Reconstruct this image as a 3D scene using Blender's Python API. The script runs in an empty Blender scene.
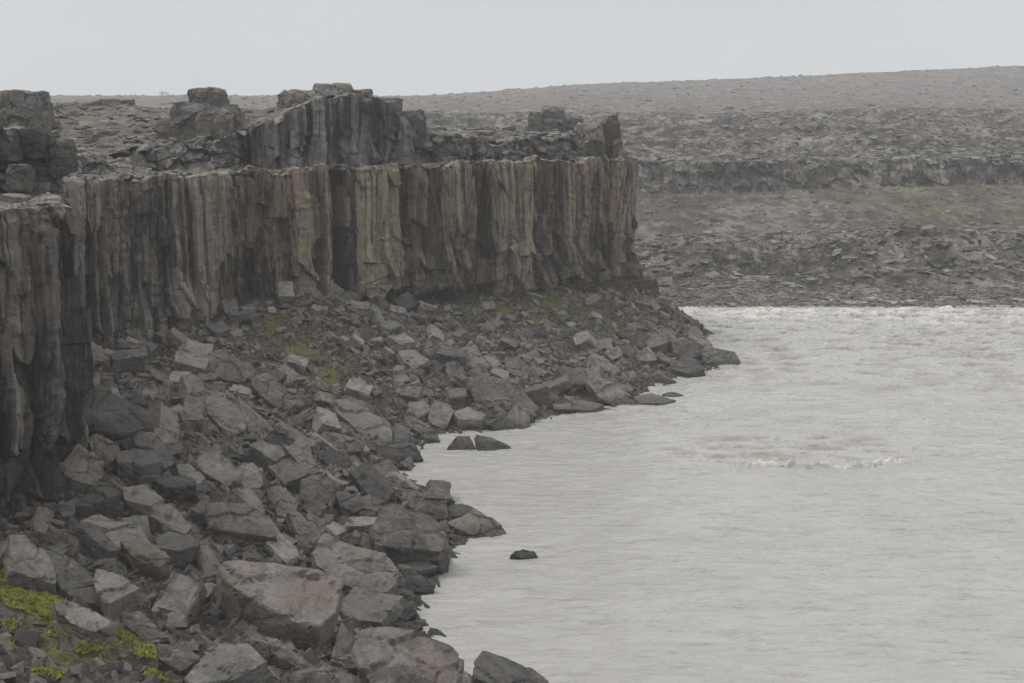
import bpy, bmesh, math, random
import numpy as np
from mathutils import Vector, Matrix, Euler, noise as mn

random.seed(7); RNG = np.random.default_rng(11)
C = bpy.context.scene
COL = C.collection
F = 1400.0; CZ = 30.0; P = math.radians(9.77)
CP, SP = math.cos(P), math.sin(P)

# ------------------------------------------------------------------ numpy noise
def _h(i, j, k, seed):
    n = (i.astype(np.int64)*374761393 + j.astype(np.int64)*668265263 + k.astype(np.int64)*2147483647 + seed*974634777) & 0xffffffff
    n = ((n ^ (n >> 13)) * 1274126177) & 0xffffffff
    n = ((n ^ (n >> 16)) * 2246822519) & 0xffffffff
    n = n ^ (n >> 15)
    return (n & 0xffffff) / float(0xffffff)
def vnoise(x, y, z=None, seed=0):
    x = np.asarray(x, float); y = np.asarray(y, float)
    x, y = np.broadcast_arrays(x, y)
    z = np.zeros_like(x) if z is None else np.broadcast_to(np.asarray(z, float), x.shape)
    i = np.floor(x); j = np.floor(y); k = np.floor(z)
    u = x-i; v = y-j; w = z-k
    u = u*u*u*(u*(u*6-15)+10); v = v*v*v*(v*(v*6-15)+10); w = w*w*w*(w*(w*6-15)+10)
    r = 0
    for a in (0, 1):
        for b in (0, 1):
            for c in (0, 1):
                r = r + _h(i+a, j+b, k+c, seed)*(u if a else 1-u)*(v if b else 1-v)*(w if c else 1-w)
    return r*2-1
def fbm(x, y, z=None, oct=4, seed=0, gain=.5):
    r = 0; a = 1; t = 0; f = 1.0
    for o in range(oct):
        r = r + a*vnoise(np.asarray(x)*f+17.3*o, np.asarray(y)*f+5.1*o, None if z is None else np.asarray(z)*f, seed+o)
        t += a; a *= gain; f *= 2.03
    return r/t
def cells(x, y, seed=0):
    """cellular: returns (F1, F2, random value of nearest cell, offset dx, dy)"""
    x = np.asarray(x, float); y = np.asarray(y, float)
    i = np.floor(x); j = np.floor(y)
    f1 = np.full(x.shape, 9.); f2 = np.full(x.shape, 9.); rv = np.zeros(x.shape); ox = np.zeros(x.shape); oy = np.zeros(x.shape)
    z = np.zeros_like(x)
    for a in (-1, 0, 1):
        for b in (-1, 0, 1):
            px = i+a+_h(i+a, j+b, z, seed); py = j+b+_h(i+a, j+b, z, seed+1)
            dx = x-px; dy = y-py; d = np.hypot(dx, dy)
            near = d < f1
            f2 = np.where(near, f1, np.minimum(f2, d))
            rv = np.where(near, _h(i+a, j+b, z, seed+2), rv)
            ox = np.where(near, dx, ox); oy = np.where(near, dy, oy)
            f1 = np.where(near, d, f1)
    return f1, f2, rv, ox, oy
def cells3(x, y, z, seed=0):
    i = np.floor(x); j = np.floor(y); k = np.floor(z)
    f1 = np.full(x.shape, 9.); f2 = f1.copy(); rv = np.zeros(x.shape); O = np.zeros(x.shape+(3,))
    for a in (-1, 0, 1):
        for b in (-1, 0, 1):
            for c in (-1, 0, 1):
                dx = x-(i+a+_h(i+a, j+b, k+c, seed)); dy = y-(j+b+_h(i+a, j+b, k+c, seed+1)); dz = z-(k+c+_h(i+a, j+b, k+c, seed+2))
                d = np.sqrt(dx*dx+dy*dy+dz*dz); near = d < f1
                f2 = np.where(near, f1, np.minimum(f2, d)); rv = np.where(near, _h(i+a, j+b, k+c, seed+3), rv)
                O = np.where(near[:, None], np.stack([dx, dy, dz], -1), O); f1 = np.where(near, d, f1)
    return f1, f2, rv, O
def sstep(a, b, x):
    t = np.clip((x-a)/(b-a), 0, 1); return t*t*(3-2*t)

# ------------------------------------------------------------------ pixel helpers
def ray(px, py):
    u = (px-512)/F; v = -(py-341.5)/F
    d = Vector((u, CP+v*SP, -SP+v*CP))       # camera looks along +Y pitched down by P
    return d
def at_z(px, py, z):
    d = ray(px, py); t = (z-CZ)/d.z
    return Vector((d.x*t, d.y*t, z))
def at_Y(px, py, Y):
    d = ray(px, py); t = Y/d.y
    return Vector((d.x*t, Y, CZ+d.z*t))

# ------------------------------------------------------------------ linking helpers
def tag(o, label=None, cat=None, group=None, kind=None):
    if label: o['label'] = label
    if cat: o['category'] = cat
    if group: o['group'] = group
    if kind: o['kind'] = kind
    return o
def link(name, me, mat, parent=None):
    o = bpy.data.objects.new(name, me); COL.objects.link(o)
    if mat is not None and len(me.materials) == 0: me.materials.append(mat)
    if parent is not None: o.parent = parent
    return o
def mesh_np(name, V, Fq, attrs=None, smooth=False, sharp=None):
    me = bpy.data.meshes.new(name)
    V = np.asarray(V, np.float32); Fq = np.asarray(Fq, np.int32)
    n = Fq.shape[1]
    me.vertices.add(len(V)); me.vertices.foreach_set('co', V.ravel())
    me.loops.add(Fq.size); me.loops.foreach_set('vertex_index', Fq.ravel())
    me.polygons.add(len(Fq)); me.polygons.foreach_set('loop_start', np.arange(0, Fq.size, n, dtype=np.int32))
    me.polygons.foreach_set('use_smooth', np.full(len(Fq), smooth, bool))
    me.update(calc_edges=True)
    if attrs:
        for k, a in attrs.items():
            at = me.attributes.new(k, 'FLOAT', 'POINT'); at.data.foreach_set('value', np.asarray(a, np.float32).ravel())
    if sharp is not None: me.set_sharp_from_angle(angle=math.radians(sharp))
    me.validate()
    return me
def grid_faces(nr, nc, keep=None):
    i, j = np.meshgrid(np.arange(nr-1), np.arange(nc-1), indexing='ij')
    a = i*nc+j
    Fq = np.stack([a, a+1, a+nc+1, a+nc], -1).reshape(-1, 4)
    if keep is not None: Fq = Fq[keep.ravel()]
    return Fq

# ------------------------------------------------------------------ materials
def new_mat(name):
    m = bpy.data.materials.new(name); m.use_nodes = True
    nt = m.node_tree; b = nt.nodes['Principled BSDF']
    return m, nt, b
def N(nt, t, **kw):
    n = nt.nodes.new(t)
    for k, v in kw.items():
        if k.startswith('i_'):
            key = k[2:]; key = int(key) if key.isdigit() else key.replace('_', ' ')
            n.inputs[key].default_value = v
        else: setattr(n, k, v)
    return n
def noise_node(nt, vec, scale, detail=6, rough=.6, dist=0):
    n = N(nt, 'ShaderNodeTexNoise', i_Scale=scale, i_Detail=detail, i_Roughness=rough, i_Distortion=dist)
    nt.links.new(vec, n.inputs['Vector']); return n.outputs['Fac']
def ramp(nt, fac, stops, interp='LINEAR'):
    r = nt.nodes.new('ShaderNodeValToRGB'); r.color_ramp.interpolation = interp
    e = r.color_ramp.elements
    while len(e) < len(stops): e.new(0.5)
    for k, (p, c) in enumerate(stops):
        e[k].position = p; e[k].color = (*c, 1) if len(c) == 3 else c
    nt.links.new(fac, r.inputs[0]); return r.outputs[0]
def mix(nt, fac, a, b, mode='MIX'):
    m = nt.nodes.new('ShaderNodeMix'); m.data_type = 'RGBA'; m.blend_type = mode
    for sock, v in ((m.inputs[0], fac), (m.inputs[6], a), (m.inputs[7], b)):
        if hasattr(v, 'is_output') or isinstance(v, bpy.types.NodeSocket): nt.links.new(v, sock)
        elif isinstance(v, tuple): sock.default_value = (*v, 1) if len(v) == 3 else v
        else: sock.default_value = v
    return m.outputs[2]
def mth(nt, op, a, b=None, c=None, clamp=False):
    m = nt.nodes.new('ShaderNodeMath'); m.operation = op; m.use_clamp = clamp
    for i, v in enumerate((a, b, c)):
        if v is None: continue
        if isinstance(v, bpy.types.NodeSocket): nt.links.new(v, m.inputs[i])
        else: m.inputs[i].default_value = v
    return m.outputs[0]
def vec_scale(nt, vec, s):
    m = nt.nodes.new('ShaderNodeMapping'); m.inputs['Scale'].default_value = s
    nt.links.new(vec, m.inputs[0]); return m.outputs[0]
def bump(nt, b, h, strength, dist, prev=None):
    n = N(nt, 'ShaderNodeBump', i_Strength=strength, i_Distance=dist)
    nt.links.new(h, n.inputs['Height'])
    if prev is not None: nt.links.new(prev, n.inputs['Normal'])
    if b is not None: nt.links.new(n.outputs[0], b.inputs['Normal'])
    return n.outputs[0]
def attr(nt, name):
    a = nt.nodes.new('ShaderNodeAttribute'); a.attribute_name = name; return a.outputs['Fac']
def pos(nt):
    return nt.nodes.new('ShaderNodeNewGeometry').outputs['Position']

def rock_mat(name, dark=(.080, .073, .067), light=(.275, .248, .222), warm=(.215, .168, .132), scale=1.0, wet=True, island=False):
    m, nt, b = new_mat(name)
    p = pos(nt)
    info = nt.nodes.new('ShaderNodeNewGeometry').outputs['Random Per Island'] if island else nt.nodes.new('ShaderNodeObjectInfo').outputs['Random']
    n1 = noise_node(nt, p, .55*scale, 7, .62)
    n2 = noise_node(nt, p, 2.6*scale, 6, .7)
    n3 = noise_node(nt, p, 14*scale, 3, .7)
    f = mth(nt, 'ADD', mth(nt, 'MULTIPLY', n1, .55), mth(nt, 'MULTIPLY', n2, .45))
    f = mth(nt, 'ADD', f, mth(nt, 'MULTIPLY', mth(nt, 'SUBTRACT', info, .5), .24))
    c = ramp(nt, f, [(.37, dark), (.50, tuple((a+q)/2 for a, q in zip(dark, light))), (.62, light)])
    w = ramp(nt, noise_node(nt, p, .33*scale, 3, .5), [(.45, (0, 0, 0)), (.62, (1, 1, 1))])
    w2 = mth(nt, 'MULTIPLY', w, mth(nt, 'MULTIPLY_ADD', info, .6, .25))
    c = mix(nt, w2, c, warm)
    c = mix(nt, ramp(nt, noise_node(nt, mixvec(nt, p, .8, 1.2), 1.1*scale, 5, .55), [(.54, (0, 0, 0)), (.60, (.5, .5, .5))]), c, tuple(q*.75 for q in dark))
    # lichen specks and pits
    c = mix(nt, ramp(nt, n3, [(.60, (0, 0, 0)), (.70, (.45, .45, .45))]), c, (.30, .29, .265))
    c = mix(nt, ramp(nt, n3, [(.28, (.6, .6, .6)), (.38, (0, 0, 0))]), c, tuple(q*.5 for q in dark))
    if wet:
        sep = nt.nodes.new('ShaderNodeSeparateXYZ'); nt.links.new(p, sep.inputs[0])
        h = mth(nt, 'ADD', sep.outputs[2], mth(nt, 'MULTIPLY', n2, -.8))
        wf = ramp(nt, mth(nt, 'MULTIPLY_ADD', h, .5, .5), [(.46, (1, 1, 1)), (.74, (0, 0, 0))])
        c = mix(nt, mth(nt, 'MULTIPLY', wf, .72), c, tuple(q*.42 for q in dark))
        r = mth(nt, 'MULTIPLY_ADD', wf, -.42, .84); nt.links.new(r, b.inputs['Roughness'])
    else: b.inputs['Roughness'].default_value = .85
    nt.links.new(c, b.inputs['Base Color'])
    b.inputs['Specular IOR Level'].default_value = .45
    v = N(nt, 'ShaderNodeTexVoronoi', feature='DISTANCE_TO_EDGE', i_Scale=.75*scale); nt.links.new(mixvec(nt, p, 1.3*scale, .35), v.inputs['Vector'])
    crack = ramp(nt, v.outputs['Distance'], [(0, (0, 0, 0)), (.03, (1, 1, 1))])
    b1 = bump(nt, None, crack, .28, .07)
    b2 = bump(nt, None, n2, 1.0, .40/scale, b1)
    bump(nt, b, n3, .8, .08/scale, b2)
    return m
def mixvec(nt, p, sc, amt):
    n = N(nt, 'ShaderNodeTexNoise', i_Scale=sc, i_Detail=3); nt.links.new(p, n.inputs['Vector'])
    v = nt.nodes.new('ShaderNodeVectorMath'); v.operation = 'MULTIPLY_ADD'
    nt.links.new(n.outputs['Color'], v.inputs[0]); v.inputs[1].default_value = (amt, amt, amt); nt.links.new(p, v.inputs[2])
    return v.outputs[0]

M = {}
M['boulder'] = rock_mat('basalt_boulder')
M['boulder_dark'] = rock_mat('dark_basalt', (.046, .042, .038), (.15, .137, .125), (.115, .10, .088))
M['boulder_pale'] = rock_mat('pale_basalt', (.14, .13, .12), (.32, .298, .272), (.25, .225, .198))
M['boulder_grey'] = rock_mat('smooth_grey_basalt', (.115, .107, .099), (.24, .221, .202), (.20, .172, .148))
M['boulder_rust'] = rock_mat('rusty_basalt', (.08, .062, .053), (.20, .145, .118), (.20, .11, .08))
M['rubble'] = rock_mat('rubble', (.045, .041, .037), (.185, .17, .154), (.165, .13, .105), 1.6, True, True)
M['plateau_rock'] = rock_mat('plateau_rock', (.075, .07, .063), (.23, .215, .20), (.165, .145, .115), 1.0, False)
M['plateau_rubble'] = rock_mat('plateau_rubble', (.075, .07, .063), (.26, .245, .23), (.165, .145, .115), 1.0, False, True)
M['far_rubble'] = rock_mat('far_rubble', (.04, .037, .034), (.27, .255, .235), (.13, .11, .09), .7, False, True)

def cliff_mat(name, tan=1.0, lift=1.0):
    m, nt, b = new_mat(name)
    p = pos(nt); tone = attr(nt, 'tone'); och = attr(nt, 'ochre'); rust = attr(nt, 'rust')
    L = lambda *c: tuple(q*lift for q in c)
    pw = mixvec(nt, p, .5, .35)
    pv = vec_scale(nt, pw, (1, 1, .07)); pv2 = vec_scale(nt, pw, (1, 1, .16))
    s1 = noise_node(nt, pv, .9, 6, .55); s2 = noise_node(nt, pv, 3.6, 5, .55); n3 = noise_node(nt, p, 1.5, 8, .72); s4 = noise_node(nt, pv2, 2.4, 6, .65)
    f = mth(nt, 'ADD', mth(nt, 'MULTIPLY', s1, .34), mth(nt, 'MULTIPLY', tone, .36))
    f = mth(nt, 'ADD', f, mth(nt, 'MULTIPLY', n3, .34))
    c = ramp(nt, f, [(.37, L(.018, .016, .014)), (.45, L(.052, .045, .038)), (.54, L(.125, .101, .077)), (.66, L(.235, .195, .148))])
    # brown and rust wash, strongest under the rim
    rf = mth(nt, 'MULTIPLY', rust, ramp(nt, s4, [(.46, (0, 0, 0)), (.58, (1, 1, 1))]), clamp=True)
    c = mix(nt, mth(nt, 'MULTIPLY', rf, .60), c, mix(nt, s2, L(.12, .062, .036), L(.215, .125, .075)))
    # pale tan mineral wash
    o = mth(nt, 'ADD', mth(nt, 'MULTIPLY', s4, .80), mth(nt, 'MULTIPLY', och, .46))
    of = ramp(nt, o, [(.53, (0, 0, 0)), (.74, (.85, .85, .85))])
    c = mix(nt, mth(nt, 'MULTIPLY', of, tan), c, mix(nt, n3, L(.21, .17, .11), L(.35, .29, .20)))
    # thin pale run-off lines and thin black wet lines
    c = mix(nt, ramp(nt, s2, [(.64, (0, 0, 0)), (.72, (.4, .4, .4))]), c, L(.33, .285, .22))
    c = mix(nt, ramp(nt, noise_node(nt, pv, 3.1, 4, .55), [(.34, (.8, .8, .8)), (.42, (0, 0, 0))]), c, L(.028, .026, .025))
    hs = nt.nodes.new('ShaderNodeHueSaturation'); nt.links.new(attr(nt, 'sat'), hs.inputs['Saturation']); nt.links.new(c, hs.inputs['Color']); c = hs.outputs[0]
    nt.links.new(c, b.inputs['Base Color']); b.inputs['Roughness'].default_value = .78
    b.inputs['Specular IOR Level'].default_value = .4
    b1 = bump(nt, None, s2, .6, .16)
    b2 = bump(nt, None, n3, .9, .35, b1)
    bump(nt, b, noise_node(nt, p, 9, 4, .7), .7, .09, b2)
    return m
M['cliff'] = cliff_mat('columnar_basalt', .66, 1.08)
M['cliff_dark'] = cliff_mat('columnar_basalt_grey', .35, .95)

def ground_mat(name, soil, soil2, stone, moss, moss2, sc=1.0):
    m, nt, b = new_mat(name)
    p = pos(nt)
    n1 = noise_node(nt, p, .8*sc, 6, .65); n2 = noise_node(nt, p, 5*sc, 5, .7); n3 = noise_node(nt, p, 2.2*sc, 6, .75)
    c = mix(nt, ramp(nt, n1, [(.38, (0, 0, 0)), (.62, (1, 1, 1))]), soil, soil2)
    v = N(nt, 'ShaderNodeTexVoronoi', i_Scale=2.6*sc, i_Randomness=1.0); nt.links.new(mixvec(nt, p, 2*sc, .3), v.inputs['Vector'])
    sf = ramp(nt, v.outputs['Distance'], [(.22, (1, 1, 1)), (.38, (0, 0, 0))])
    c = mix(nt, mth(nt, 'MULTIPLY', sf, ramp(nt, n3, [(.42, (0, 0, 0)), (.52, (.9, .9, .9))])), c, stone)
    mf = mth(nt, 'ADD', attr(nt, 'moss'), mth(nt, 'MULTIPLY_ADD', n3, 1.6, -1.15), clamp=True)
    c = mix(nt, ramp(nt, mf, [(.08, (0, 0, 0)), (.32, (.95, .95, .95))]), c, mix(nt, n2, moss, moss2))
    nt.links.new(c, b.inputs['Base Color']); b.inputs['Roughness'].default_value = .93
    b.inputs['Specular IOR Level'].default_value = .25
    b1 = bump(nt, None, v.outputs['Distance'], .7, .22/sc)
    bump(nt, b, n2, .9, .14/sc, b1)
    return m
M['talus'] = ground_mat('talus_soil', (.026, .020, .016), (.058, .044, .034), (.11, .10, .09), (.075, .078, .022), (.12, .115, .035))
M['plateau'] = ground_mat('plateau_ground', (.075, .066, .055), (.125, .108, .088), (.21, .195, .18), (.085, .086, .032), (.12, .112, .04))

def far_mat():
    m, nt, b = new_mat('far_bank_ground')
    p = pos(nt)
    n1 = noise_node(nt, vec_scale(nt, p, (1, .5, 1)), .10, 8, .68); n2 = noise_node(nt, p, .9, 6, .75); n3 = noise_node(nt, vec_scale(nt, p, (1, .4, 2)), .35, 7, .72)
    f = mth(nt, 'ADD', mth(nt, 'MULTIPLY', n1, .5), mth(nt, 'MULTIPLY', n3, .5))
    c = ramp(nt, f, [(.42, (.030, .027, .024)), (.50, (.088, .076, .066)), (.585, (.24, .225, .205))])
    # bare brown soil bands, cliff band colour and grass from attributes
    c = mix(nt, mth(nt, 'MULTIPLY', attr(nt, 'soil'), ramp(nt, n2, [(.36, (.95, .95, .95)), (.60, (.30, .30, .30))])), c, mix(nt, ramp(nt, n3, [(.4, (0, 0, 0)), (.6, (1, 1, 1))]), (.042, .031, .022), (.125, .092, .060)))
    c = mix(nt, mth(nt, 'MULTIPLY', attr(nt, 'plain'), .6), c, mix(nt, n3, (.085, .073, .067), (.145, .128, .118)))
    mf = mth(nt, 'ADD', attr(nt, 'moss'), mth(nt, 'MULTIPLY_ADD', n3, 2.0, -1.3), clamp=True)
    c = mix(nt, ramp(nt, mf, [(.05, (0, 0, 0)), (.4, (.85, .85, .85))]), c, (.105, .115, .042))
    nt.links.new(c, b.inputs['Base Color']); b.inputs['Roughness'].default_value = .95
    b.inputs['Specular IOR Level'].default_value = .2
    b1 = bump(nt, None, n3, .9, 1.1)
    bump(nt, b, n2, .9, .45, b1)
    return m
M['far'] = far_mat()

def water_mat():
    m, nt, b = new_mat('silty_river_water')
    p = pos(nt); foam = attr(nt, 'foam'); fl = vec_scale(nt, p, (.55, 1.0, 1))
    n1 = noise_node(nt, fl, .35, 5, .6, .6); n2 = noise_node(nt, vec_scale(nt, mixvec(nt, p, .35, .5), (.40, 1.0, 1)), 1.5, 5, .60, .3)
    n3 = noise_node(nt, mixvec(nt, p, 1.2, .6), 2.2, 6, .75)
    c = mix(nt, ramp(nt, n1, [(.35, (0, 0, 0)), (.68, (1, 1, 1))]), (.315, .303, .283), (.350, .338, .317))
    ff = mth(nt, 'ADD', foam, mth(nt, 'MULTIPLY_ADD', n3, 2.2, -1.35), clamp=True)
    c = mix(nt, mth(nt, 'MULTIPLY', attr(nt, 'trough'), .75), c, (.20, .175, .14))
    c = mix(nt, ramp(nt, ff, [(.20, (0, 0, 0)), (.60, (.9, .9, .9))]), c, (.54, .515, .46))
    nt.links.new(c, b.inputs['Base Color'])
    nt.links.new(mth(nt, 'MULTIPLY_ADD', ff, .45, .06), b.inputs['Roughness'])
    b.inputs['IOR'].default_value = 1.33
    calm = ramp(nt, noise_node(nt, vec_scale(nt, p, (.5, 1, 1)), .09, 4, .6), [(.36, (.50, .50, .50)), (.64, (1, 1, 1))])
    spk = ramp(nt, noise_node(nt, vec_scale(nt, mixvec(nt, p, .3, .6), (.30, 1.3, 1)), .9, 5, .6), [(.60, (0, 0, 0)), (.72, (1, 1, 1))])
    b1 = bump(nt, None, mth(nt, 'ADD', mth(nt, 'MULTIPLY', n2, calm), mth(nt, 'MULTIPLY', spk, .30)), 1.0, .38)
    bump(nt, b, n3, .35, .06, b1)
    return m
M['water'] = water_mat()

def moss_mat():
    m, nt, b = new_mat('bright_moss')
    p = pos(nt)
    c = ramp(nt, noise_node(nt, p, 2.2, 5, .7), [(.35, (.10, .105, .022)), (.52, (.25, .25, .045)), (.68, (.38, .33, .08))])
    nt.links.new(c, b.inputs['Base Color']); b.inputs['Roughness'].default_value = .9
    return m
M['moss'] = moss_mat()

# ------------------------------------------------------------------ sky, sun, camera
w = bpy.data.worlds.new('World'); C.world = w; w.use_nodes = True
nt = w.node_tree; bg = nt.nodes['Background']
SUN_EL, SUN_AZ = math.radians(56), math.radians(285)       # azimuth measured clockwise from +Y
sky = nt.nodes.new('ShaderNodeTexSky'); sky.sky_type = 'NISHITA'; sky.sun_disc = False
sky.sun_elevation = SUN_EL; sky.sun_rotation = SUN_AZ; sky.air_density = 1.0; sky.dust_density = 4.0
hsv = nt.nodes.new('ShaderNodeHueSaturation'); hsv.inputs['Saturation'].default_value = .25; hsv.inputs['Value'].default_value = .9
nt.links.new(sky.outputs[0], hsv.inputs['Color'])
tc = nt.nodes.new('ShaderNodeTexCoord'); sp = nt.nodes.new('ShaderNodeSeparateXYZ'); nt.links.new(tc.outputs['Generated'], sp.inputs[0])
cn = N(nt, 'ShaderNodeTexNoise', i_Scale=2.2, i_Detail=4, i_Roughness=.5); nt.links.new(vec_scale(nt, tc.outputs['Generated'], (1, 1, 3.5)), cn.inputs['Vector'])
cloud = ramp(nt, sp.outputs[2], [(0, (6.30, 6.62, 6.84)), (.10, (6.02, 6.38, 6.62)), (.40, (9.2, 9.4, 9.6)), (1, (14.5, 14.7, 14.9))])
cm = mix(nt, 1.0, cloud, ramp(nt, cn.outputs['Fac'], [(.3, (.93, .94, .95)), (.7, (1.035, 1.035, 1.035))]), 'MULTIPLY')
sm = mix(nt, .90, hsv.outputs[0], cm)
nt.links.new(sm, bg.inputs['Color']); bg.inputs['Strength'].default_value = .10

ld = bpy.data.lights.new('sun', 'SUN'); ld.energy = 1.5; ld.angle = math.radians(20); ld.color = (1, .97, .93)
lo = bpy.data.objects.new('sun', ld); COL.objects.link(lo)
sd = Vector((math.sin(SUN_AZ)*math.cos(SUN_EL), math.cos(SUN_AZ)*math.cos(SUN_EL), math.sin(SUN_EL)))
lo.rotation_euler = sd.to_track_quat('Z', 'Y').to_euler()

cd = bpy.data.cameras.new('camera'); cam = bpy.data.objects.new('camera', cd); COL.objects.link(cam)
cam.location = (0, 0, CZ); cam.rotation_euler = (math.pi/2-P, 0, 0)
cd.sensor_width = 36; cd.lens = 36*F/1024; cd.clip_start = .5; cd.clip_end = 6000
C.camera = cam
C.view_settings.view_transform = 'Standard'; C.view_settings.look = 'None'; C.view_settings.exposure = 0.10; C.view_settings.gamma = 1
C.cycles.volume_bounces = 1; C.cycles.max_bounces = 6; C.cycles.diffuse_bounces = 3

# ------------------------------------------------------------------ terrain interpolation
class RBF:
    def __init__(s, pts, lam=.02):
        A = np.array(pts, float); s.c = A[:, :2]; n = len(A)
        D = np.hypot(*(s.c[:, None]-s.c[None]).transpose(2, 0, 1))
        K = np.zeros((n+3, n+3)); K[:n, :n] = D - lam*np.eye(n)
        K[:n, n] = 1; K[:n, n+1:] = s.c; K[n, :n] = 1; K[n+1:, :n] = s.c.T
        s.w = np.linalg.solve(K, np.concatenate([A[:, 2], np.zeros(3)])); s.n = n
    def __call__(s, x, y):
        x = np.asarray(x, float); y = np.asarray(y, float); r = np.full(x.shape, s.w[s.n]) + s.w[s.n+1]*x + s.w[s.n+2]*y
        for i in range(s.n): r = r + s.w[i]*np.hypot(x-s.c[i, 0], y-s.c[i, 1])
        return r
shore_px = [(560, 720), (462, 683), (425, 640), (413, 615), (430, 578), (440, 552), (470, 538), (445, 500), (398, 480), (402, 462), (415, 446), (440, 433), (505, 429), (545, 417), (600, 407), (628, 398), (650, 386), (685, 375), (725, 364), (695, 342), (668, 318)]
pts = []
for q in shore_px:
    v = at_z(q[0], q[1], 0); pts.append((v.x, v.y, 0)); pts.append((v.x+7, v.y-2, -2.2))
SHORE = [(at_z(a, b, 0).x, at_z(a, b, 0).y) for a, b in shore_px]
pts += [(4, 60, 0), (11, 60, -2), (6, 45, -1), (14, 205, -.5), (0, 214, 0), (-20, 228, 0), (6, 222, -2), (-40, 245, 0), (-10, 240, -2), (-90, 262, 0)]
pts += [(-27, 76, 5.6), (-25, 82, 7.0), (-27, 90, 8.2), (-31, 100, 8.6), (-36, 112, 8.2), (-36.5, 125, 7.6), (-34, 133, 7.6), (-31, 136, 8.2),
        (-26, 140, 10.0), (-21, 143.5, 10.2), (-15, 149, 8.0), (-10, 153, 6.9), (-2, 159, 7.2), (6, 166, 7.3), (13, 173, 7.3), (16.5, 179, 7.0), (15, 189, 6.5), (4, 199, 6.5), (-12, 210, 6.5), (-40, 224, 6), (-90, 244, 6)]
pts += [(-50, 110, 9), (-50, 140, 9), (-20, 170, 9), (0, 180, 8), (-45, 80, 9), (-60, 190, 9)]
pts += [(-26, 66, 7.2), (-21.5, 65, 5.8), (-17, 57, 5.0), (-25, 56, 7.6), (-22, 47, 8.4), (-12, 47, 5.5), (-10, 60, 3.2), (-35, 60, 9)]
pts += [(18.6, 184, 4.4), (17.6, 181, 5.6)]
H0 = RBF(pts)
def inside(poly, x, y):
    x = np.asarray(x); y = np.asarray(y); r = np.zeros(x.shape, bool); n = len(poly)
    for i in range(n):
        x0, y0 = poly[i]; x1, y1 = poly[(i+1) % n]
        c = ((y0 > y) != (y1 > y)) & (x < (x1-x0)*(y-y0)/((y1-y0) if y1 != y0 else 1e-9)+x0)
        r ^= c
    return r
def Ht(x, y):
    h = H0(x, y)
    h = h + .45*fbm(np.asarray(x)*.25, np.asarray(y)*.25, oct=3, seed=3) * sstep(-.5, 2, h)
    r = np.hypot(x, np.asarray(y)+4)
    return np.maximum(h, 27.8-np.maximum(0, r-5)*.78)
def ray_hit(px, py, Hf, y0=45, y1=235, lift=0.):
    d = ray(px, py)
    Y = np.arange(y0, y1, .25); X = d.x/d.y*Y; Z = CZ+d.z/d.y*Y
    g = Hf(X, Y)+lift
    k = np.argmax(g > Z)
    if not (g > Z).any(): k = len(Y)-1
    return Vector((X[k], Y[k], g[k]))

MB_ = [(ray_hit(px, py, Ht), r_) for px, py, r_ in ((470, 308, 3), (500, 312, 3), (545, 308, 4), (575, 312, 4), (600, 318, 3.5), (540, 325, 3), (620, 335, 2.5), (440, 318, 2.5), (330, 378, 3.2), (295, 350, 3.2), (365, 398, 2.5), (270, 325, 3), (25, 592, 2.4), (50, 612, 2.2), (75, 632, 2), (90, 650, 1.6), (135, 648, 1.5), (60, 655, 1.8))]
def green(X, Y):
    g = np.zeros(np.shape(X))
    for q, r_ in MB_: g = np.maximum(g, np.exp(-(((X-q.x)/r_)**2+((Y-q.y)/(r_*1.5))**2)))
    return g
# talus mesh
gx = np.arange(-62, 30, .3); gy = np.arange(2, 262, .3)
YY, XX = np.meshgrid(gy, gx, indexing='ij')
ZZ = Ht(XX, YY)
f1, f2, rv, ox, oy = cells(XX*1.1, YY*1.1, 5)
ZZ = ZZ + .28*(rv-.4)*sstep(0, .25, f2-f1)*sstep(-1, 1, ZZ) + .12*fbm(XX*2, YY*2, seed=8)
moss = np.zeros(XX.shape)
def blob(arr, X, Y, cx, cy, rx, ry, a):
    return np.maximum(arr, a*np.exp(-(((X-cx)/rx)**2+((Y-cy)/ry)**2)))
for (px, py, r, a) in [(335, 380, 5, .62), (290, 345, 4.5, .55), (370, 400, 3.5, .5), (305, 360, 4, .6), (265, 320, 4, .3), (480, 310, 4, .6), (560, 308, 5, .75), (600, 325, 4, .6), (530, 325, 4, .45), (590, 300, 4, .55), (640, 330, 3, .3),
                       (30, 590, 3, .8), (80, 640, 3, .7), (20, 640, 4, .55), (150, 660, 3, .3), (120, 570, 2.5, .4), (145, 470, 2.5, .4), (170, 370, 3, .45), (210, 330, 3, .4), (435, 320, 3, .3)]:
    q = ray_hit(px, py, Ht); moss = blob(moss, XX, YY, q.x, q.y, r, r*1.3, a)
moss = np.maximum(moss, .62*green(XX, YY))
V = np.stack([XX, YY, ZZ], -1).reshape(-1, 3)
keep = (ZZ[:-1, :-1] > -3.2)
o = link('talus_slope', mesh_np('talus_slope', V, grid_faces(len(gy), len(gx), keep), {'moss': moss.ravel()}, True), M['talus'])
tag(o, kind='structure')

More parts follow.
